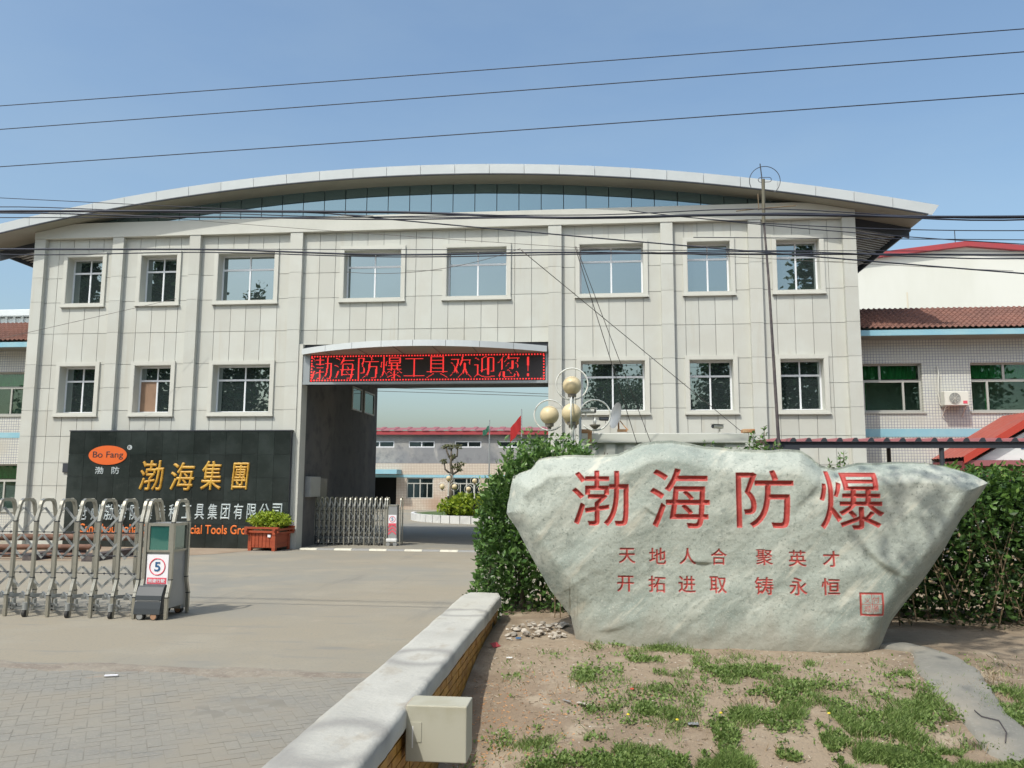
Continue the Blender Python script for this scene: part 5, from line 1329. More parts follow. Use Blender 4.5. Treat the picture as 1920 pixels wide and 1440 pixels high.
for k in range(3):
    z = .36+k*.10; q = MB(); 
    for s in (-1, 1): q.hexa([(.232, -.137, z+.06), (.232+s*.12, -.137, z-.04), (.232+s*.12, -.131, z-.04), (.232, -.131, z+.06), (.232, -.137, z+.115), (.232+s*.12, -.137, z+.015), (.232+s*.12, -.131, z+.015), (.232, -.131, z+.115)])
    q.build('red_chevron', M['signred'], fgt)
MB().box(.07, .40, -.24, -.13, .12, .22).build('wheel_guard', M['white'], fgt, bevel=.02)
for xx_ in (.13, .34): MB().tube([(xx_, -.22, .06), (xx_, -.15, .06)], .06, 14).build('wheel', M['cabinet'], fgt)

# alternating painted kerb in front of the passage
ks = empty('kerb_strip', (-5, 22.15, 0), 'low kerb strip of alternating white and grey blocks across the passage mouth', 'kerb')
a = PZ(561, 1031); b = PZ(905, 1036); i = 0; x = a[0]
while x < b[0]+.2:
    xn = x+.50; t0 = (x-a[0])/(b[0]-a[0]); t1 = (xn-a[0])/(b[0]-a[0]); ya = a[1]+(b[1]-a[1])*t0; yb = a[1]+(b[1]-a[1])*t1
    V = [(x+.004, ya, 0), (xn-.004, yb, 0), (xn-.004, yb+.16, 0), (x+.004, ya+.16, 0), (x+.004, ya+.02, .045), (xn-.004, yb+.02, .045), (xn-.004, yb+.15, .05), (x+.004, ya+.15, .05)]
    L_(MB().hexa(V).build('kerb_stone', M['kerbwhite'] if i % 2 == 0 else M['kerbgrey']), ks); x = xn; i += 1

# planter in front of the sign wall
pl = empty('planter', (-9.0, 21.9, 0), 'red wooden planter box with a bright green shrub before the black sign wall', 'planter', rz=R(-8))
k = 1.0
MB().box(-.44, .34, -.36, .40, .09, .50).build('box', M['planterwood'], pl)
q = MB()
for (xa, xb) in ((-.47, -.37), (.26, .36)):
    for (ya, yb) in ((-.39, -.29), (.33, .42)): q.box(xa, xb, ya, yb, 0, .55)
q.build('corner_leg', M['planterwood'], pl)
for x in np.linspace(-.36, .20, 6): MB().box(x, x+.088, -.375, -.36, .10, .49).build('slat', M['planterwood'], pl)
for zz in (.50, .60):
    MB().box(-.57, .47, -.44, -.36, zz, zz+.055).build('rail', M['planterwood'], pl); MB().box(-.57, .47, .40, .48, zz, zz+.055).build('rail', M['planterwood'], pl)
    MB().box(-.52, -.44, -.52, .56, zz-.045, zz+.01).build('rail', M['planterwood'], pl); MB().box(.34, .42, -.52, .56, zz-.045, zz+.01).build('rail', M['planterwood'], pl)
MB().box(.13, .22, -.40, -.376, .38, .45).build('tag', M['plate'], pl)
MB().box(-.42, .32, -.34, .38, .5, .56).build('soil', M['sand'], pl)
P, _d = blob_points(2300, (-.05, .02, .80), (.60, .40, .26), 61, .18, .3); leaves('foliage', P, .085, M['leafyellow'], pl, .6, .5, seed=62, kind=None)
q = MB()
for j in range(14): q.tube([(random.uniform(-.3, .2), random.uniform(-.2, .3), .55), (random.uniform(-.45, .35), random.uniform(-.2, .3), .85)], .008, 4)
o = q.build('stems', M['bark'], pl); o['kind'] = 'stuff'

# rusty pipes and scrap behind the near gate
PG = 'rusty pipes lying behind the near gate'
for (xa, ya, xb, yb, z, r, lab) in ((-15.6, 19.2, -11.2, 19.9, .46, .085, 'long rusty brown pipe lying topmost behind the near gate'), (-16.5, 18.7, -12.4, 19.35, .24, .07, 'second rusty pipe lying lower behind the near gate'), (-17, 18.2, -11.9, 18.7, .10, .055, 'thin rusty pipe on the sand nearest to the gate')):
    rt = MB().tube([(xa, ya, z), (xb, yb, z)], r, 14).build('rusty_pipe', M['rustpipe']); tag(rt, lab, 'pipe', PG)
for j, x in enumerate((-15.4, -13.4, -11.9)):
    q = MB().box(x-.15, x+.15, 18.1, 20.1, 0, .17).build('timber_block', M['polewood']); tag(q, ['dark timber block under the far end of the pipes', 'dark timber block under the middle of the pipes', 'dark timber block under the sign wall end of the pipes'][j], 'timber', 'timber blocks under the pipes')
tb = empty('scrap_trolley', (-15.8, 17.6, 0), 'low flat trolley with scrap boards at the far left behind the gate', 'trolley')
MB().box(-1.4, 1.2, -.35, .35, .62, .68).build('deck', M['rustpipe'], tb); 
for (xx_, yy_) in ((-1.2, -.3), (1.0, -.3), (-1.2, .3), (1.0, .3)): MB().box(xx_-.04, xx_+.04, yy_-.04, yy_+.04, 0, .62).build('leg', M['darksteel'], tb)
MB().box(-1.3, .6, -.3, .3, .69, .75).build('board', M['planterwood'], tb)
for j in range(14):
    q = MB().box(-.2, .2, -.05, .05, -.02, .02).build('scrap_piece', M['polewood'] if j % 2 else M['rust']) if False else None

# ------------------------------------------------------------------ carved boulder
RY = 7.62        # rim plane
outl_top = [(950, 962), (951.5, 945), (955, 930), (958, 911), (962, 893), (975, 887), (996, 880), (1004, 868), (1012, 860), (1032, 857), (1070, 854), (1105, 853), (1159, 850), (1178, 843), (1205, 831), (1232, 827), (1259, 826.5), (1286, 831), (1324, 837), (1367, 842), (1410, 845), (1463, 842.5), (1500, 845), (1519, 856), (1535, 872), (1561, 878.6), (1607, 869), (1665, 866), (1729, 867.5), (1771, 874), (1803, 882), (1825, 890), (1842, 899), (1852, 905.5)]
outl_bot = [(950, 962), (953, 968), (969, 991), (996, 1042), (1033, 1108), (1070, 1156), (1083, 1183), (1094, 1212), (1112, 1222), (1180, 1226), (1272, 1227), (1400, 1228), (1500, 1228), (1617, 1226), (1644, 1198), (1670, 1166), (1700, 1126), (1729, 1089), (1771, 1028), (1803, 970), (1825, 946), (1840, 925), (1848, 912), (1852, 905.5)]
T = np.array([PY(a, b, RY)[[0, 2]] for a, b in outl_top]); Bt = np.array([PY(a, b, RY)[[0, 2]] for a, b in outl_bot])
u0_, u1_ = T[0, 0], T[-1, 0]
Bt[(Bt[:, 1] < .60), 1] -= .14          # sink the foot into the soil
NU, NV = 940, 420
# denser columns near both ends
s_ = np.linspace(0, 1, NU); uu = u0_+(u1_-u0_)*(s_-.02*np.sin(2*np.pi*s_)/(1)*1.0)
ttop = np.interp(uu, T[:, 0], T[:, 1]); tbot = np.interp(uu, Bt[:, 0], Bt[:, 1])
ttop += .006*vnoise(uu*14, uu*0)+.012*vnoise(uu*5, uu*0+4); ttop[[0, -1]] = T[[0, -1], 1]; tbot[[0, -1]] = Bt[[0, -1], 1]
tv = np.linspace(0, 1, NV)
U = np.repeat(uu[None], NV, 0); Vv = tbot[None]+(ttop-tbot)[None]*tv[:, None]
# distance to the outline
poly = np.concatenate([np.stack([uu, ttop], 1)[::12], [[u1_, T[-1, 1]]], np.stack([uu, tbot], 1)[::12][::-1]])
small = (slice(None, None, 6), slice(None, None, 6)); Us = U[small]; Vs = Vv[small]
dist = np.full(Us.shape, 9.0)
for i in range(len(poly)):
    a = poly[i]; b = poly[(i+1) % len(poly)]; ab = b-a; l2 = ab@ab
    if l2 < 1e-12: continue
    t = np.clip(((Us-a[0])*ab[0]+(Vs-a[1])*ab[1])/l2, 0, 1); dist = np.minimum(dist, np.hypot(Us-a[0]-t*ab[0], Vs-a[1]-t*ab[1]))
def upsample(a, n0, n1):
    r = np.linspace(0, a.shape[0]-1, n0); c = np.linspace(0, a.shape[1]-1, n1)
    t = np.stack([np.interp(c, np.arange(a.shape[1]), row) for row in a]); return np.stack([np.interp(r, np.arange(a.shape[0]), t[:, k]) for k in range(n1)], 1)
# indices in the small grid correspond to multiples of 6
rI = np.arange(NV)/6.0; cI = np.arange(NU)/6.0
tt = np.stack([np.interp(cI, np.arange(dist.shape[1]), row) for row in dist]); Dd = np.stack([np.interp(rI, np.arange(dist.shape[0]), tt[:, k]) for k in range(NU)], 1)
e = np.clip(Dd/(.17+.10*(vnoise(U*1.3, Vv*1.3, 4)+.5)), 0, 1); prof = .21*(1-(1-e)**1.7)
rot = R(32); ur = U*math.cos(rot)+Vv*math.sin(rot); vr = -U*math.sin(rot)+Vv*math.cos(rot)
und = .075*fbm(ur*.55, vr*1.5, 1.7, 3)*sstep(0, .25, Dd)+.020*fbm(ur*1.6, vr*3.6, 5.1, 3)+.0035*fbm(U*16, Vv*16, 3, 3)+.020*(.25-np.abs(fbm(ur*1.1, vr*2.2, 8.3, 3)))*sstep(.02, .2, Dd)+.006*(.25-np.abs(fbm(ur*7, vr*9, 2.3, 3)))
def ridge(px, py, ang, ln, wd, dp):
    c = PY(px, py, 7.42); du = U-c[0]; dv_ = Vv-c[2]; ca_, sa_ = math.cos(ang), math.sin(ang); a = du*ca_+dv_*sa_; b = -du*sa_+dv_*ca_-.12*a*a/max(ln, .01)
    return dp*np.exp(-(a/ln)**2)*-np.tanh(b/(wd*.45))*np.exp(-np.abs(b)/(wd*2.2))*.8
und = und+ridge(1312, 1056, R(-6), .10, .03, -.020)+ridge(1655, 1060, R(-38), .17, .05, -.032)+ridge(1222, 962, R(-35), .07, .03, -.016)+ridge(1622, 1150, R(-70), .09, .035, -.022)+ridge(1150, 1182, R(12), .14, .05, -.014)+ridge(1525, 920, R(50), .2, .07, -.02)
Yf_ = RY-prof-und*1.0
front_mean = 7.40
# carving
paint = np.zeros(U.shape, np.float32); depth = np.zeros(U.shape, np.float32); cid = np.zeros((NV, NU), np.int32)
chars = [('渤', 1074, 985, 1178, 883), ('海', 1221, 989, 1329, 879), ('防', 1383, 989, 1487, 882), ('爆', 1541, 992, 1656, 884)]
row1 = [('天', 1161, 1056, 1191, 1028), ('地', 1218, 1058, 1249, 1028), ('人', 1275, 1058, 1305, 1028), ('合', 1334, 1059, 1363, 1029), ('聚', 1419, 1060, 1449, 1031), ('英', 1480, 1062, 1512, 1032), ('才', 1545, 1063, 1575, 1034)]
row2 = [('开', 1158, 1110, 1189, 1081), ('拓', 1217, 1111, 1248, 1081), ('进', 1273, 1111, 1304, 1081), ('取', 1332, 1112, 1362, 1082), ('铸', 1417, 1115, 1450, 1083), ('永', 1482, 1116, 1513, 1084), ('恒', 1542, 1116, 1575, 1085)]
seal = [('义', 1621, 1131, 1633, 1121), ('付', 1637, 1131, 1650, 1119), ('题', 1621, 1148, 1634, 1136), ('景', 1638, 1148, 1649, 1136)]
cc_ = 0; names = {}
px_m = .0022
for lst, off, dmax, pxm, kindn in ((chars, .022, .022, .0025, 'large_carved_character'), (row1+row2, .045, .0075, .0016, 'small_carved_character'), (seal, -.0, .003, .0010, 'seal_character')):
    for (ch, xa, ya, xb, yb) in lst:
        a = PY(xa, ya, 7.40); b = PY(xb, yb, 7.40); W_ = b[0]-a[0]; H_ = b[2]-a[2]; nw, nh = int(W_/pxm), int(H_/pxm); pad = 4
        bmp = glyph_bitmap(ch, nw, nh, 0, pad); ed = edt(bmp)*pxm; sd_ = edt(~bmp)*pxm
        cc_ += 1; names[cc_] = kindn
        m_ = (U > a[0]-.02) & (U < b[0]+.02) & (Vv > a[2]-.02) & (Vv < b[2]+.02)
        gi = np.nonzero(m_); fxx = (U[gi]-a[0])/pxm+pad-.5; fyy = (Vv[gi]-a[2])/pxm+pad-.5
        x0i = np.clip(np.floor(fxx).astype(int), 0, bmp.shape[1]-2); y0i = np.clip(np.floor(fyy).astype(int), 0, bmp.shape[0]-2); tx = np.clip(fxx-x0i, 0, 1); ty = np.clip(fyy-y0i, 0, 1)
        sgn = ed-sd_+off*H_*.5
        v_ = (sgn[y0i, x0i]*(1-tx)+sgn[y0i, x0i+1]*tx)*(1-ty)+(sgn[y0i+1, x0i]*(1-tx)+sgn[y0i+1, x0i+1]*tx)*ty
        depth[gi] = np.maximum(depth[gi], np.clip(v_*1.15, 0, dmax)); paint[gi] = np.maximum(paint[gi], np.clip(.5+v_/.004, 0, 1)); 
        sub = cid[gi]; sub[v_ > -.0035] = cc_; cid[gi] = sub
# seal frame
a = PY(1614, 1155, 7.40); b = PY(1658, 1112, 7.40); cx_, cz_ = (a[0]+b[0])/2, (a[2]+b[2])/2; hx, hz = (b[0]-a[0])/2, (b[2]-a[2])/2
ins = np.minimum(hx-np.abs(U-cx_), hz-np.abs(Vv-cz_)); fr_ = np.minimum(ins, .018-ins); cr = .0025-np.minimum(np.abs(U-cx_), np.abs(Vv-cz_)); cr = np.where(ins > 0, cr, -1)
vv = np.maximum(fr_, cr); cc_ += 1; names[cc_] = 'seal_border'; depth = np.maximum(depth, np.clip(vv, 0, .006)); paint = np.maximum(paint, np.clip(.5+vv/.003, 0, 1)); cid[(vv > -.002) & (cid == 0)] = cc_
Yf_ = Yf_+depth
V = np.stack([U, Yf_, Vv], -1).reshape(-1, 3)
I = (np.arange(NV-1)[:, None]*NU+np.arange(NU-1)[None, :]); cellid = cid[:-1, :-1]
# a cell belongs to a character when any of its corners does
cellid = np.maximum(np.maximum(cid[:-1, :-1], cid[1:, :-1]), np.maximum(cid[:-1, 1:], cid[1:, 1:]))
rk = empty('carved_boulder', (1.1, 7.7, .4), 'large grey green boulder with red carved Chinese characters on the mound', 'boulder')
def rock_part(name, sel):
    q = I[sel].ravel(); Fq = np.stack([q, q+1, q+NU+1, q+NU], 1); us, inv = np.unique(Fq, return_inverse=True)
    o = np_mesh(name, V[us]-np.array([1.1, 7.7, .4]), inv.reshape(Fq.shape), M['rock'], rk, smooth=True, tint=paint.reshape(-1)[us], attr='paint', dom='POINT'); return o
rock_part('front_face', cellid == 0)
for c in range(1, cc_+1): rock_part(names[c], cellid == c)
# back of the boulder
NB = 90; ub = uu[::10]; 
if ub[-1] != uu[-1]: ub = np.r_[ub, uu[-1]]
tb_ = np.interp(ub, uu, ttop); bb_ = np.interp(ub, uu, tbot); tvb = np.linspace(0, 1, 50)
Ub = np.repeat(ub[None], 50, 0); Vb = bb_[None]+(tb_-bb_)[None]*tvb[:, None]
tt = np.stack([np.interp(ub, uu, row) for row in Dd[np.linspace(0, NV-1, 50).astype(int)]])
eb = np.clip(tt/.45, 0, 1); yb_ = RY+.55*np.sqrt(1-(1-eb)**2)+.12*fbm(Ub*1.2, Vb*1.5, 9.0, 3)*sstep(0, .2, tt)
# rim follows the front rim exactly
fe = np.stack([np.interp(ub, uu, row) for row in Yf_[[0, -1]]]); yb_[0] = fe[0]; yb_[-1] = fe[1]
cL = np.interp(tvb, tv, Yf_[:, 0]); cR = np.interp(tvb, tv, Yf_[:, -1]); yb_[:, 0] = cL; yb_[:, -1] = cR
Vbk = np.stack([Ub, yb_, Vb], -1).reshape(-1, 3)-np.array([1.1, 7.7, .4]); nb_ = len(ub)
Ib = (np.arange(49)[:, None]*nb_+np.arange(nb_-1)[None, :]).ravel()
np_mesh('back_face', Vbk, np.stack([Ib, Ib+nb_, Ib+nb_+1, Ib+1], 1), M['rock'], rk, smooth=True, tint=np.zeros(len(Vbk)), attr='paint', dom='POINT')

# ------------------------------------------------------------------ weeds, litter on the mound
def tufts(name, lst, m, seed, blade_h=.09, per=260, spread=1.0, broad=False, label=None):
    r = np.random.default_rng(seed); C_ = []; 
    for (px, py, rw, rh, dens) in lst:
        n = int(per*dens*(rw*rh)/900.0)+12
        a = r.normal(0, .42, n)*rw; b = r.normal(0, .42, n)*rh
        for (da, db_) in zip(a, b):
            C_.append((px+da, py+db_))
    C_ = np.array(C_); z = np.full(len(C_), .2); Rr = fwd[None]+rgt[None]*((C_[:, :1]-960)/F)-upv[None]*((C_[:, 1:]-720)/F)
    for _ in range(14):
        t = (z-H)/Rr[:, 2]; X_ = Rr[:, 0]*t; Y_ = Rr[:, 1]*t; z = .5*z+.5*mz(X_, Y_)
    ok = (X_ > WX1+.03) & (Y_ < 7.45); P = np.stack([X_, Y_, mz(X_, Y_)], 1)[ok]; n = len(P)
    # uneven density
    keep = (vnoise(P[:, 0]*6, P[:, 1]*6, seed)+.5)+.35*vnoise(P[:, 0]*15, P[:, 1]*15, seed) > .455+.34*r.random(n); P = P[keep]; n = len(P)
    hgt = blade_h*(.35+.9*r.random(n))*(.7+.8*(vnoise(P[:, 0]*5, P[:, 1]*5, seed+2)+.5)); az = r.uniform(0, 2*np.pi, n); lean = r.uniform(.1, 1.0 if not broad else 1.6, n)
    d = np.stack([np.cos(az)*lean, np.sin(az)*lean, np.ones(n)], 1); d /= np.linalg.norm(d, axis=1)[:, None]
    s = np.stack([-np.sin(az), np.cos(az), 0*az], 1); w = (.0018+.0018*r.random(n)) if not broad else (.006+.007*r.random(n))
    L = hgt[:, None]; mid = P+d*L*.55; tip = P+d*L+np.stack([np.cos(az), np.sin(az), -.4+0*az], 1)*L*.18*lean[:, None]
    if broad:
        base = P+np.stack([0*az, 0*az, hgt*.3*r.random(n)], 1); ll = (.014+.018*r.random(n))[:, None]
        V = np.stack([base+d*L*.2, base+d*(L*.2+ll*.5)+s*w[:, None], base+d*(L*.2+ll), base+d*(L*.2+ll*.5)-s*w[:, None]], 1).reshape(-1, 3)
    else:
        V = np.stack([P-s*w[:, None], P+s*w[:, None], mid+s*w[:, None]*.6, tip], 1).reshape(-1, 3)
    o = np_mesh(name, V, np.arange(4*n).reshape(n, 4), m, None, tint=np.clip(r.uniform(0, .9, n)+.15*(r.random(n) < .06), 0, 1)); o['kind'] = 'stuff'; return o
clumps = [(1240, 1226, 70, 16, 1.6), (1180, 1230, 110, 16, .8), (1330, 1240, 100, 18, .8), (1420, 1238, 70, 12, .6), (1400, 1285, 200, 40, .55), (1560, 1320, 160, 50, .5), (1650, 1390, 160, 30, 1.0), (1240, 1300, 120, 50, .35), (1040, 1230, 34, 10, .8), (1100, 1268, 32, 22, 2.2), (1235, 1222, 48, 18, 1.8), (1120, 1216, 20, 12, 1.0), (1165, 1212, 30, 14, 1.0), (1180, 1245, 60, 14, .9), (1205, 1262, 80, 26, 1.6), (1290, 1245, 60, 24, 1.3),
          (1360, 1262, 90, 30, 1.8), (1520, 1246, 20, 10, 1.4), (1440, 1255, 40, 10, .8), (1340, 1290, 60, 22, .9), (1410, 1300, 60, 18, .8), (1480, 1300, 110, 26, 1.3), (1500, 1340, 90, 34, .8), (1400, 1345, 90, 30, 1.4), (1380, 1372, 140, 26, 1.6),
          (1550, 1370, 150, 32, 1.7), (1475, 1395, 130, 22, 1.1), (1660, 1340, 90, 36, 1.1), (1740, 1360, 80, 40, 1.5), (1720, 1310, 70, 36, 1.1), (1250, 1350, 60, 26, .9), (1210, 1330, 24, 18, 1.4), (1150, 1330, 20, 10, 1.1), (1200, 1360, 50, 18, .9),
          (1060, 1390, 120, 14, .9), (1170, 1410, 160, 22, 1.2), (1300, 1425, 260, 26, 1.7), (1600, 1425, 400, 30, 2.0), (1850, 1430, 140, 26, 1.8), (1790, 1260, 40, 30, .8), (1870, 1300, 50, 50, 1.5), (1910, 1350, 40, 60, 1.5), (1640, 1250, 22, 10, .9),
          (980, 1400, 60, 14, .6), (1010, 1365, 26, 10, .8), (1110, 1335, 22, 12, .9), (960, 1262, 40, 26, .3), (1690, 1270, 40, 14, .7), (1600, 1290, 60, 10, .7), (1080, 1440, 160, 16, 1.0), (1500, 1450, 500, 20, 2.0), (1640, 1415, 260, 20, 2.4), (1450, 1428, 300, 20, 2.2), (1250, 1440, 300, 18, 2.0), (1760, 1425, 200, 22, 2.2), (1880, 1420, 120, 30, 1.8)]
tufts('grass_blades', clumps, M['grassm'], 71, .050, 560)
tufts('weed_leaves', clumps+[(960, 1390, 50, 30, .5)], M['grassm'], 72, .040, 330, broad=True)
tufts('sparse_weeds', [(1380, 1320, 420, 70, .16), (1150, 1300, 160, 70, .12), (1600, 1300, 260, 60, .16), (1800, 1260, 120, 50, .4)], M['grassm'], 73, .03, 330, broad=True)
tufts('dry_grass', [(1350, 1320, 420, 75, .10), (1600, 1400, 300, 30, .3), (1850, 1290, 90, 60, .5), (1300, 1420, 300, 20, .2)], M['drystalk'], 74, .05, 330)
r_ = np.random.default_rng(8)
def litter(name, n, box, size, m, seed, thick=.35, dens=None):
    r = np.random.default_rng(seed); x = r.uniform(box[0], box[1], n); y = r.uniform(box[2], box[3], n)
    if dens is not None: k = dens(x, y, r); x = x[k]; y = y[k]
    n = len(x); z = mz(x, y)+size*.2; az = r.uniform(0, 2*np.pi, n); s1 = size*r.uniform(.5, 1.4, n); s2 = s1*thick
    dx = np.stack([np.cos(az), np.sin(az), r.uniform(-.3, .3, n)], 1)*s1[:, None]; dy = np.stack([-np.sin(az), np.cos(az), 0*az], 1)*s2[:, None]; c = np.stack([x, y, z], 1); up_ = np.array([0, 0, 1])*size*.25
    V = np.stack([c-dx-dy, c+dx-dy, c+dx+dy, c-dx+dy, c-dx*.8-dy*.7+up_, c+dx*.8-dy*.7+up_, c+dx*.8+dy*.7+up_, c-dx*.8+dy*.7+up_], 1).reshape(-1, 3)
    b = (np.arange(n)*8)[:, None, None]; fs = np.array([(4, 5, 6, 7), (0, 1, 5, 4), (1, 2, 6, 5), (2, 3, 7, 6), (3, 0, 4, 7)])[None]+b
    o = np_mesh(name, V, fs.reshape(-1, 4), m, None, tint=np.repeat(r.random(n), 5)); o['kind'] = 'stuff'; return o
litter('husk_litter', 6500, (-.97, 1.4, 3.4, 6.6), .0085, M['orangebit'], 81, .35, lambda x, y, r: r.random(len(x)) < np.exp(-((x+.7)/.55)**2)*(.2+1.5*np.clip(vnoise(x*2.2, y*2.2, 4)+.3, 0, 1)))
litter('twig_litter', 5000, (-.97, 4.4, 3.4, 7.4), .014, mat('pale_twig_bits', (.40, .33, .24), .9, tint=[(0, (.20, .15, .10)), (.6, (.36, .29, .20)), (1, (.52, .47, .38))]), 82, .14, lambda x, y, r: r.random(len(x)) < .5+.5*np.exp(-((x+.6)/.7)**2))
litter('pebbles', 2600, (-.97, 5.2, 3.4, 7.5), .007, mat('pebble_mix', (.4, .35, .3), .9, tint=[(0, (.22, .17, .13)), (.7, (.40, .34, .27)), (1, (.55, .51, .45))]), 83, .8)
# rubble heap by the wall end
RG = 'rubble stones at the foot of the left bush'
for k in range(70):
    px = random.uniform(950, 1060); py = random.uniform(1168, 1200)+.06*abs(px-1000); p = mhit(px, py); s_ = random.uniform(.012, .05)
    v = np.random.default_rng(k).normal(size=(12, 3)); v /= np.linalg.norm(v, axis=1)[:, None]; v *= s_*np.array([1.2, .9, .55])
    import bmesh
    bm = bmesh.new(); [bm.verts.new(tuple(q_)) for q_ in v]; bmesh.ops.convex_hull(bm, input=bm.verts[:]); me = bpy.data.meshes.new('rubble_stone'); bm.to_mesh(me); bm.free(); me.materials.append(M['rubble'])
    o = bpy.data.objects.new('rubble_stone', me); COL.objects.link(o); o.location = (p[0], p[1], p[2]+s_*.25+random.uniform(0, .04)*math.exp(-((px-1000)/40)**2)); o.rotation_euler[2] = random.uniform(0, 6)
    tag(o, 'pale broken rubble stone in the heap under the left bush', 'stone', RG)
def scrap(px, py, w, h, m, label, name, cat, rz=0.3, tilt=.2):
    p = mhit(px, py); q = MB(); n = 5; V = []
    for j in range(3):
        for i in range(n): V.append(((i/(n-1)-.5)*w, (j/2-.5)*h, .006+.12*w*abs(math.sin(i*1.3+j))*.5))
    I = (np.arange(2)[:, None]*n+np.arange(n-1)[None, :]).ravel()
    q.add(V, [(a_, a_+1, a_+n+1, a_+n) for a_ in I]); o = q.build(name, m, None); o.location = (p[0], p[1], p[2]+.012); o.rotation_euler = (tilt, 0, rz)
    sd2 = o.modifiers.new('thick', 'SOLIDIFY'); sd2.thickness = .002
    return tag(o, label, cat)
scrap(928, 1213, .09, .06, M['redtrim'], 'crumpled red snack wrapper in the shadow of the low wall', 'wrapper', 'litter', .9, .5)
scrap(1063, 1319, .07, .018, M['cabinet'], 'small grey plastic strip lying on the bare soil', 'plastic_strip', 'litter', -.7, .0)
scrap(1095, 1325, .11, .035, M['rubble'], 'flat pale splinter lying beside the grey plastic strip', 'splinter', 'litter', -.6, .0)
scrap(1185, 1296, .028, .02, M['redboard'], 'tiny red scrap between the grass clumps', 'red_scrap', 'litter', .2, .3)
scrap(955, 1237, .05, .02, M['white'], 'white paper scrap on the soil near the low wall', 'paper_scrap', 'litter', .1, .2)
scrap(1300, 1362, .07, .04, M['cabinet'], 'grey slate piece among the weeds', 'slate_piece', 'litter', .1, .1)
scrap(972, 1200, .05, .03, M['signblue'], 'blue plastic scrap in front of the rubble heap', 'blue_scrap', 'litter', .1, .3)
# pale litter on the pavers
p = PZ(208, 1273); q = MB().box(-.06, .06, -.018, .018, 0, .008).build('white_scrap', M['plate']); q.location = (p[0], p[1], .03); q.rotation_euler[2] = .3; tag(q, 'white paper scrap lying on the grey pavers', 'litter')
# dandelion-like yellow flowers
for k, (px, py) in enumerate([(1178, 1358), (1555, 1356), (1270, 1368), (1352, 1355)]):
    p = mhit(px, py); r0f = empty('yellow_flower', (p[0], p[1], p[2]), ['tiny yellow flower beside bare soil, leftmost of the four flowers', 'tiny yellow flower rightmost of the four flowers on the mound', 'tiny yellow flower between two weed patches, second from the left', 'tiny yellow flower in the middle weeds, second from the right'][k], 'flower', 'yellow flowers on the mound')
    MB().tube([(0, 0, 0), (0, 0, .06)], .002, 4).build('stem', M['grassm'], r0f); MB().lathe([(0, .058), (.011, .062), (.009, .068), (0, .07)], n=8).build('bloom', mat('yellow_petal', (.75, .6, .04), .6), r0f)
# thin branch on the apron
bp_ = [mhit(*p_) for p_ in ((1828, 1346), (1842, 1358), (1874, 1366), (1888, 1388), (1886, 1408))]
o = MB().tube([(p_[0], p_[1], p_[2]+.05) for p_ in bp_], .004, 5).build('bare_twig', M['polewood']); tag(o, 'thin dark bare twig lying on the cement path', 'twig')

# ------------------------------------------------------------------ antenna mast
am = empty('antenna_mast', tuple(PY(1460, 828, 14.8)), 'tall thin leaning mast with a round wire antenna in front of the office', 'antenna mast')
A0 = Vector(am.location)
def rel(px, py): return Vector(PY(px, py, 14.8))-A0
q = MB(); q.tube([Vector((0, 0, -A0.z+.0)), Vector((0, 0, -.02)), rel(1452, 700), rel(1441, 520), rel(1431, 400), rel(1430, 338)], [.03, .03, .028, .022, .018, .022], 8); q.build('pole', M['polewood'], am)
MB().tube([rel(1432, 420), rel(1431, 336)], .032, 8).build('clamp_tube', mat('olive_tube', (.13, .12, .08), .6), am)
MB().tube([rel(1429, 352), rel(1428, 330), rel(1425, 307)], .010, 6).build('rod', M['darksteel'], am)
cc3 = rel(1434, 339); rad = .28
MB().tube([cc3+Vector((rad*1.0*math.cos(a), 0, rad*math.sin(a))) for a in np.linspace(R(-55), R(205), 40)], .007, 5).build('ring', M['darksteel'], am)
pts = [];
for a in np.linspace(-90, 90, 9): pts.append(cc3+Vector((.075+.045*math.cos(R(a)), 0, .045*math.sin(R(a))+.02)))
for a in np.linspace(90, 270, 9): pts.append(cc3+Vector((-.075+.045*math.cos(R(a)), 0, .045*math.sin(R(a))+.02)))
MB().tube(pts, .006, 5, True).build('dipole_loop', M['darksteel'], am)
MB().tube([rel(1380, 396), rel(1425, 391), rel(1492, 386)], .010, 5).build('boom', M['twig'], am); MB().tube([rel(1421, 364), rel(1423, 394)], .009, 5).build('boom_strut', M['twig'], am)

# ------------------------------------------------------------------ wires
def wire(p0, y0, p1, y1, r, label, sag=0.0, m='cable', wob=0.0, ext=True, seed=0, group=None):
    a = Vector(PY(p0[0], p0[1], y0)); b = Vector(PY(p1[0], p1[1], y1))
    if ext: d = b-a; a2 = a-d*.35; b2 = b+d*.35; a, b = a2, b2
    n = 60 if wob else 24; pts = []
    for i in range(n+1):
        t = i/n; p = a.lerp(b, t); p.z -= sag*4*t*(1-t)-(sag if ext else 0)*0
        if wob: p.z += wob*float(vnoise(t*9+seed, seed*.7)); p.y += wob*float(vnoise(t*8+seed, seed*.3+5))
        pts.append(p)
    o = MB().tube(pts, r, 6).build('overhead_cable', M[m], None, smooth=True); return tag(o, label, 'cable', group)
wire((0, 197), 10.4, (1920, 52), 9.2, .0062, 'topmost of the three single wires crossing the clear sky', .02)
wire((0, 241), 10.2, (1920, 95), 9.0, .0062, 'middle of the three single wires crossing the clear sky', .02)
wire((0, 311), 10.0, (1920, 173), 8.8, .0062, 'lowest of the three single wires crossing the clear sky', .02)
wire((0, 397), 9.4, (1920, 402), 9.4, .016, 'thick bundled black cable crossing below the arch roof', .03, wob=.10, seed=1)
wire((0, 392), 9.42, (1920, 399), 9.42, .006, 'thin cable twisting along the thick bundle under the roof', .03, wob=.16, seed=4)
wire((0, 401), 9.38, (1920, 404), 9.42, .009, 'second cable tied along the thick bundle under the roof', .02, wob=.14, seed=9)
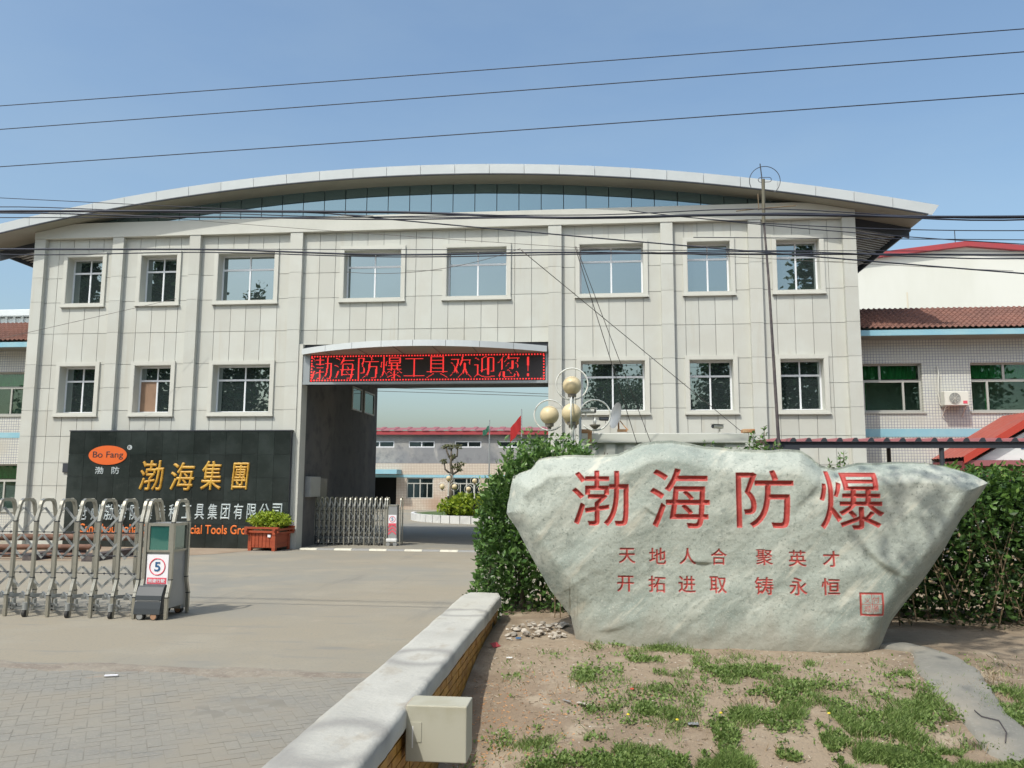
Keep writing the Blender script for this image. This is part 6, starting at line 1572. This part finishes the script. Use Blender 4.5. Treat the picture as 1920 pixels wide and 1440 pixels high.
wire((0, 468), 9.3, (1920, 476), 9.4, .011, 'black bundled cable crossing just above the upper windows', .02, wob=.07, seed=2)
wire((0, 466), 9.3, (1920, 471), 9.42, .0045, 'straight support wire above the upper window cable bundle', .0)
wire((0, 471), 9.28, (1920, 478), 9.38, .007, 'thin cable twisting with the upper window cable bundle', .02, wob=.09, seed=6)
wire((0, 371), 9.6, (700, 405), 9.5, .0045, 'thin wire sloping down in front of the left roof end', 0, ext=False)
wire((0, 408), 9.5, (1250, 407), 9.5, .006, 'thin wire just below the thick bundle at the left', .0, ext=False)
wire((560, 395), 9.5, (1960, 516), 9.0, .008, 'black cable sloping down to the right across the upper windows', .02, ext=False)
wire((1180, 395), 9.5, (1960, 460), 9.2, .0055, 'thin cable sloping past the right roof end', .04, ext=False)
wire((1250, 404), 9.5, (1960, 432), 9.2, .0055, 'thin cable below the bundle at the right roof end', .06, ext=False)
wire((1300, 445), 9.3, (1960, 450), 9.2, .005, 'thin wire crossing above the white gable roof edge', .0, ext=False)
wire((150, 395), 9.4, (1900, 508), 9.2, .0028, 'hair thin wire drooping across the upper windows', .06, 'wirebr', ext=False)
wire((-20, 640), 20, (330, 560), 21.5, .006, 'thin wire rising past the left side building', .0, 'wirebr', ext=False)
wire((976, 468), 9.3, (1440, 850), 12.0, .0045, 'slanting guy wire from the cable bundle to behind the stone', 0, 'wirebr', ext=False)
wire((1078, 462), 9.3, (1200, 850), 11.0, .0045, 'steep guy wire passing beside the satellite dish', 0, 'wirebr', ext=False)
wire((1080, 462), 9.3, (1228, 850), 11.2, .004, 'second steep guy wire passing right of the satellite dish', 0, 'wirebr', ext=False)
wire((650, 510), 9.3, (976, 466), 9.3, .003, 'slack wire joining the cable bundle between the two middle windows', .12, 'wirebr', ext=False)
wire((700, 726), 33, (1060, 740), 34, .012, 'upper thin wire in the sky seen through the passage', 0, 'wirebr', ext=False)
wire((700, 733), 34, (1060, 744), 34, .012, 'lower thin wire in the sky seen through the passage', 0, 'wirebr', ext=False)

# ------------------------------------------------------------------ trees behind the viewer (reflected in the windows, shading the mound)
def poplar_mesh(seed, n, hgt, rad):
    r = np.random.default_rng(seed); P = []
    nb = 46
    for k in range(nb):
        z = hgt*(.12+.86*(k/nb)); rr3 = rad*(1-.75*(k/nb)**1.6)*(.55+.6*r.random()); a = r.uniform(0, 2*np.pi)
        c = np.array([math.cos(a)*rr3*.55, math.sin(a)*rr3*.55, z]); m_ = int(n/nb)
        q = r.normal(size=(m_, 3))*np.array([rr3*.36, rr3*.36, hgt*.035]); P.append(c+q)
    return np.concatenate(P)
pm_ = []
for s_ in (1, 2):
    P = poplar_mesh(90+s_, 6500, 1.0*10, 2.0); o = leaves('crown', P, .24, M['leafpoplar'], None, .75, .0, seed=95+s_, kind=None); pm_.append(o.data); bpy.data.objects.remove(o)
tk = MB().tube([(0, 0, 0), (0, 0, 3), (0, 0, 9.3)], [.16, .12, .03], 8).build('trunk', M['bark']); tkm = tk.data; bpy.data.objects.remove(tk)
trs = [(-43, 20), (-39.5, 21), (-36, 19.5), (-32.5, 20), (-29, 15.6), (-25.5, 16), (-22, 13.5), (-18.5, 13.6), (-15, 13.2), (-11, 13.8), (-7, 13.4), (-3, 13.6), (1, 13.2), (5, 13.6), (9, 14), (12.6, 15), (16, 20.5), (19.5, 19.5), (23, 17), (27, 16)]
for i, (x, h) in enumerate(trs):
    rt = empty('poplar_tree', (x, -12+random.uniform(-.6, .6), 0), ('tall' if h > 17 else 'shorter')+' leafy poplar in the roadside row reflected in the office windows', 'tree', 'roadside poplars', rz=random.uniform(0, 6)); rt.scale = (h/10*.95, h/10*.95, h/10)
    inst('crown', pm_[i % 2], rt); inst('trunk', tkm, rt)
sh_ = empty('shade_tree', (2.9, -.9, 0), 'roadside tree whose leaves shade the front of the mound', 'tree')
Pc = []
r = np.random.default_rng(123)
for (cx_, cy_, cz_, rr3, n) in ((2.2, 2.2, 6.6, 1.1, 900), (3.1, 1.0, 6.4, 1.2, 900), (1.5, 1.2, 6.8, 1.0, 600), (1.0, 3.9, 6.9, .65, 260), (1.9, 3.3, 6.6, .7, 300), (3.9, 2.3, 6.6, 1.1, 800), (3.2, 3.5, 6.8, .7, 240), (2.6, 0.2, 7.4, 1.4, 900)):
    Pc.append(np.array([cx_, cy_, cz_])+r.normal(size=(n, 3))*np.array([rr3*.5, rr3*.5, rr3*.3]))
leaves('crown', np.concatenate(Pc)-np.array([2.9, -.9, 0]), .13, M['leafpoplar'], sh_, .8, 0, seed=124, kind=None)
MB().tube([(0, 0, 0), (-.1, .1, 2.5), (-.2, .5, 4.5), (-.4, 1.6, 6.0), (-.6, 2.8, 6.7)], [.17, .14, .11, .07, .03], 9).tube([(-.2, .5, 4.5), (.3, 1.6, 6.2), (.8, 2.9, 6.7)], [.09, .06, .02], 7).tube([(-.2, .5, 4.5), (-1.0, 1.5, 6.2), (-1.6, 3.8, 6.9)], [.09, .05, .02], 7).build('trunk', M['bark'], sh_, smooth=True)
print('done objects', len(bpy.data.objects))
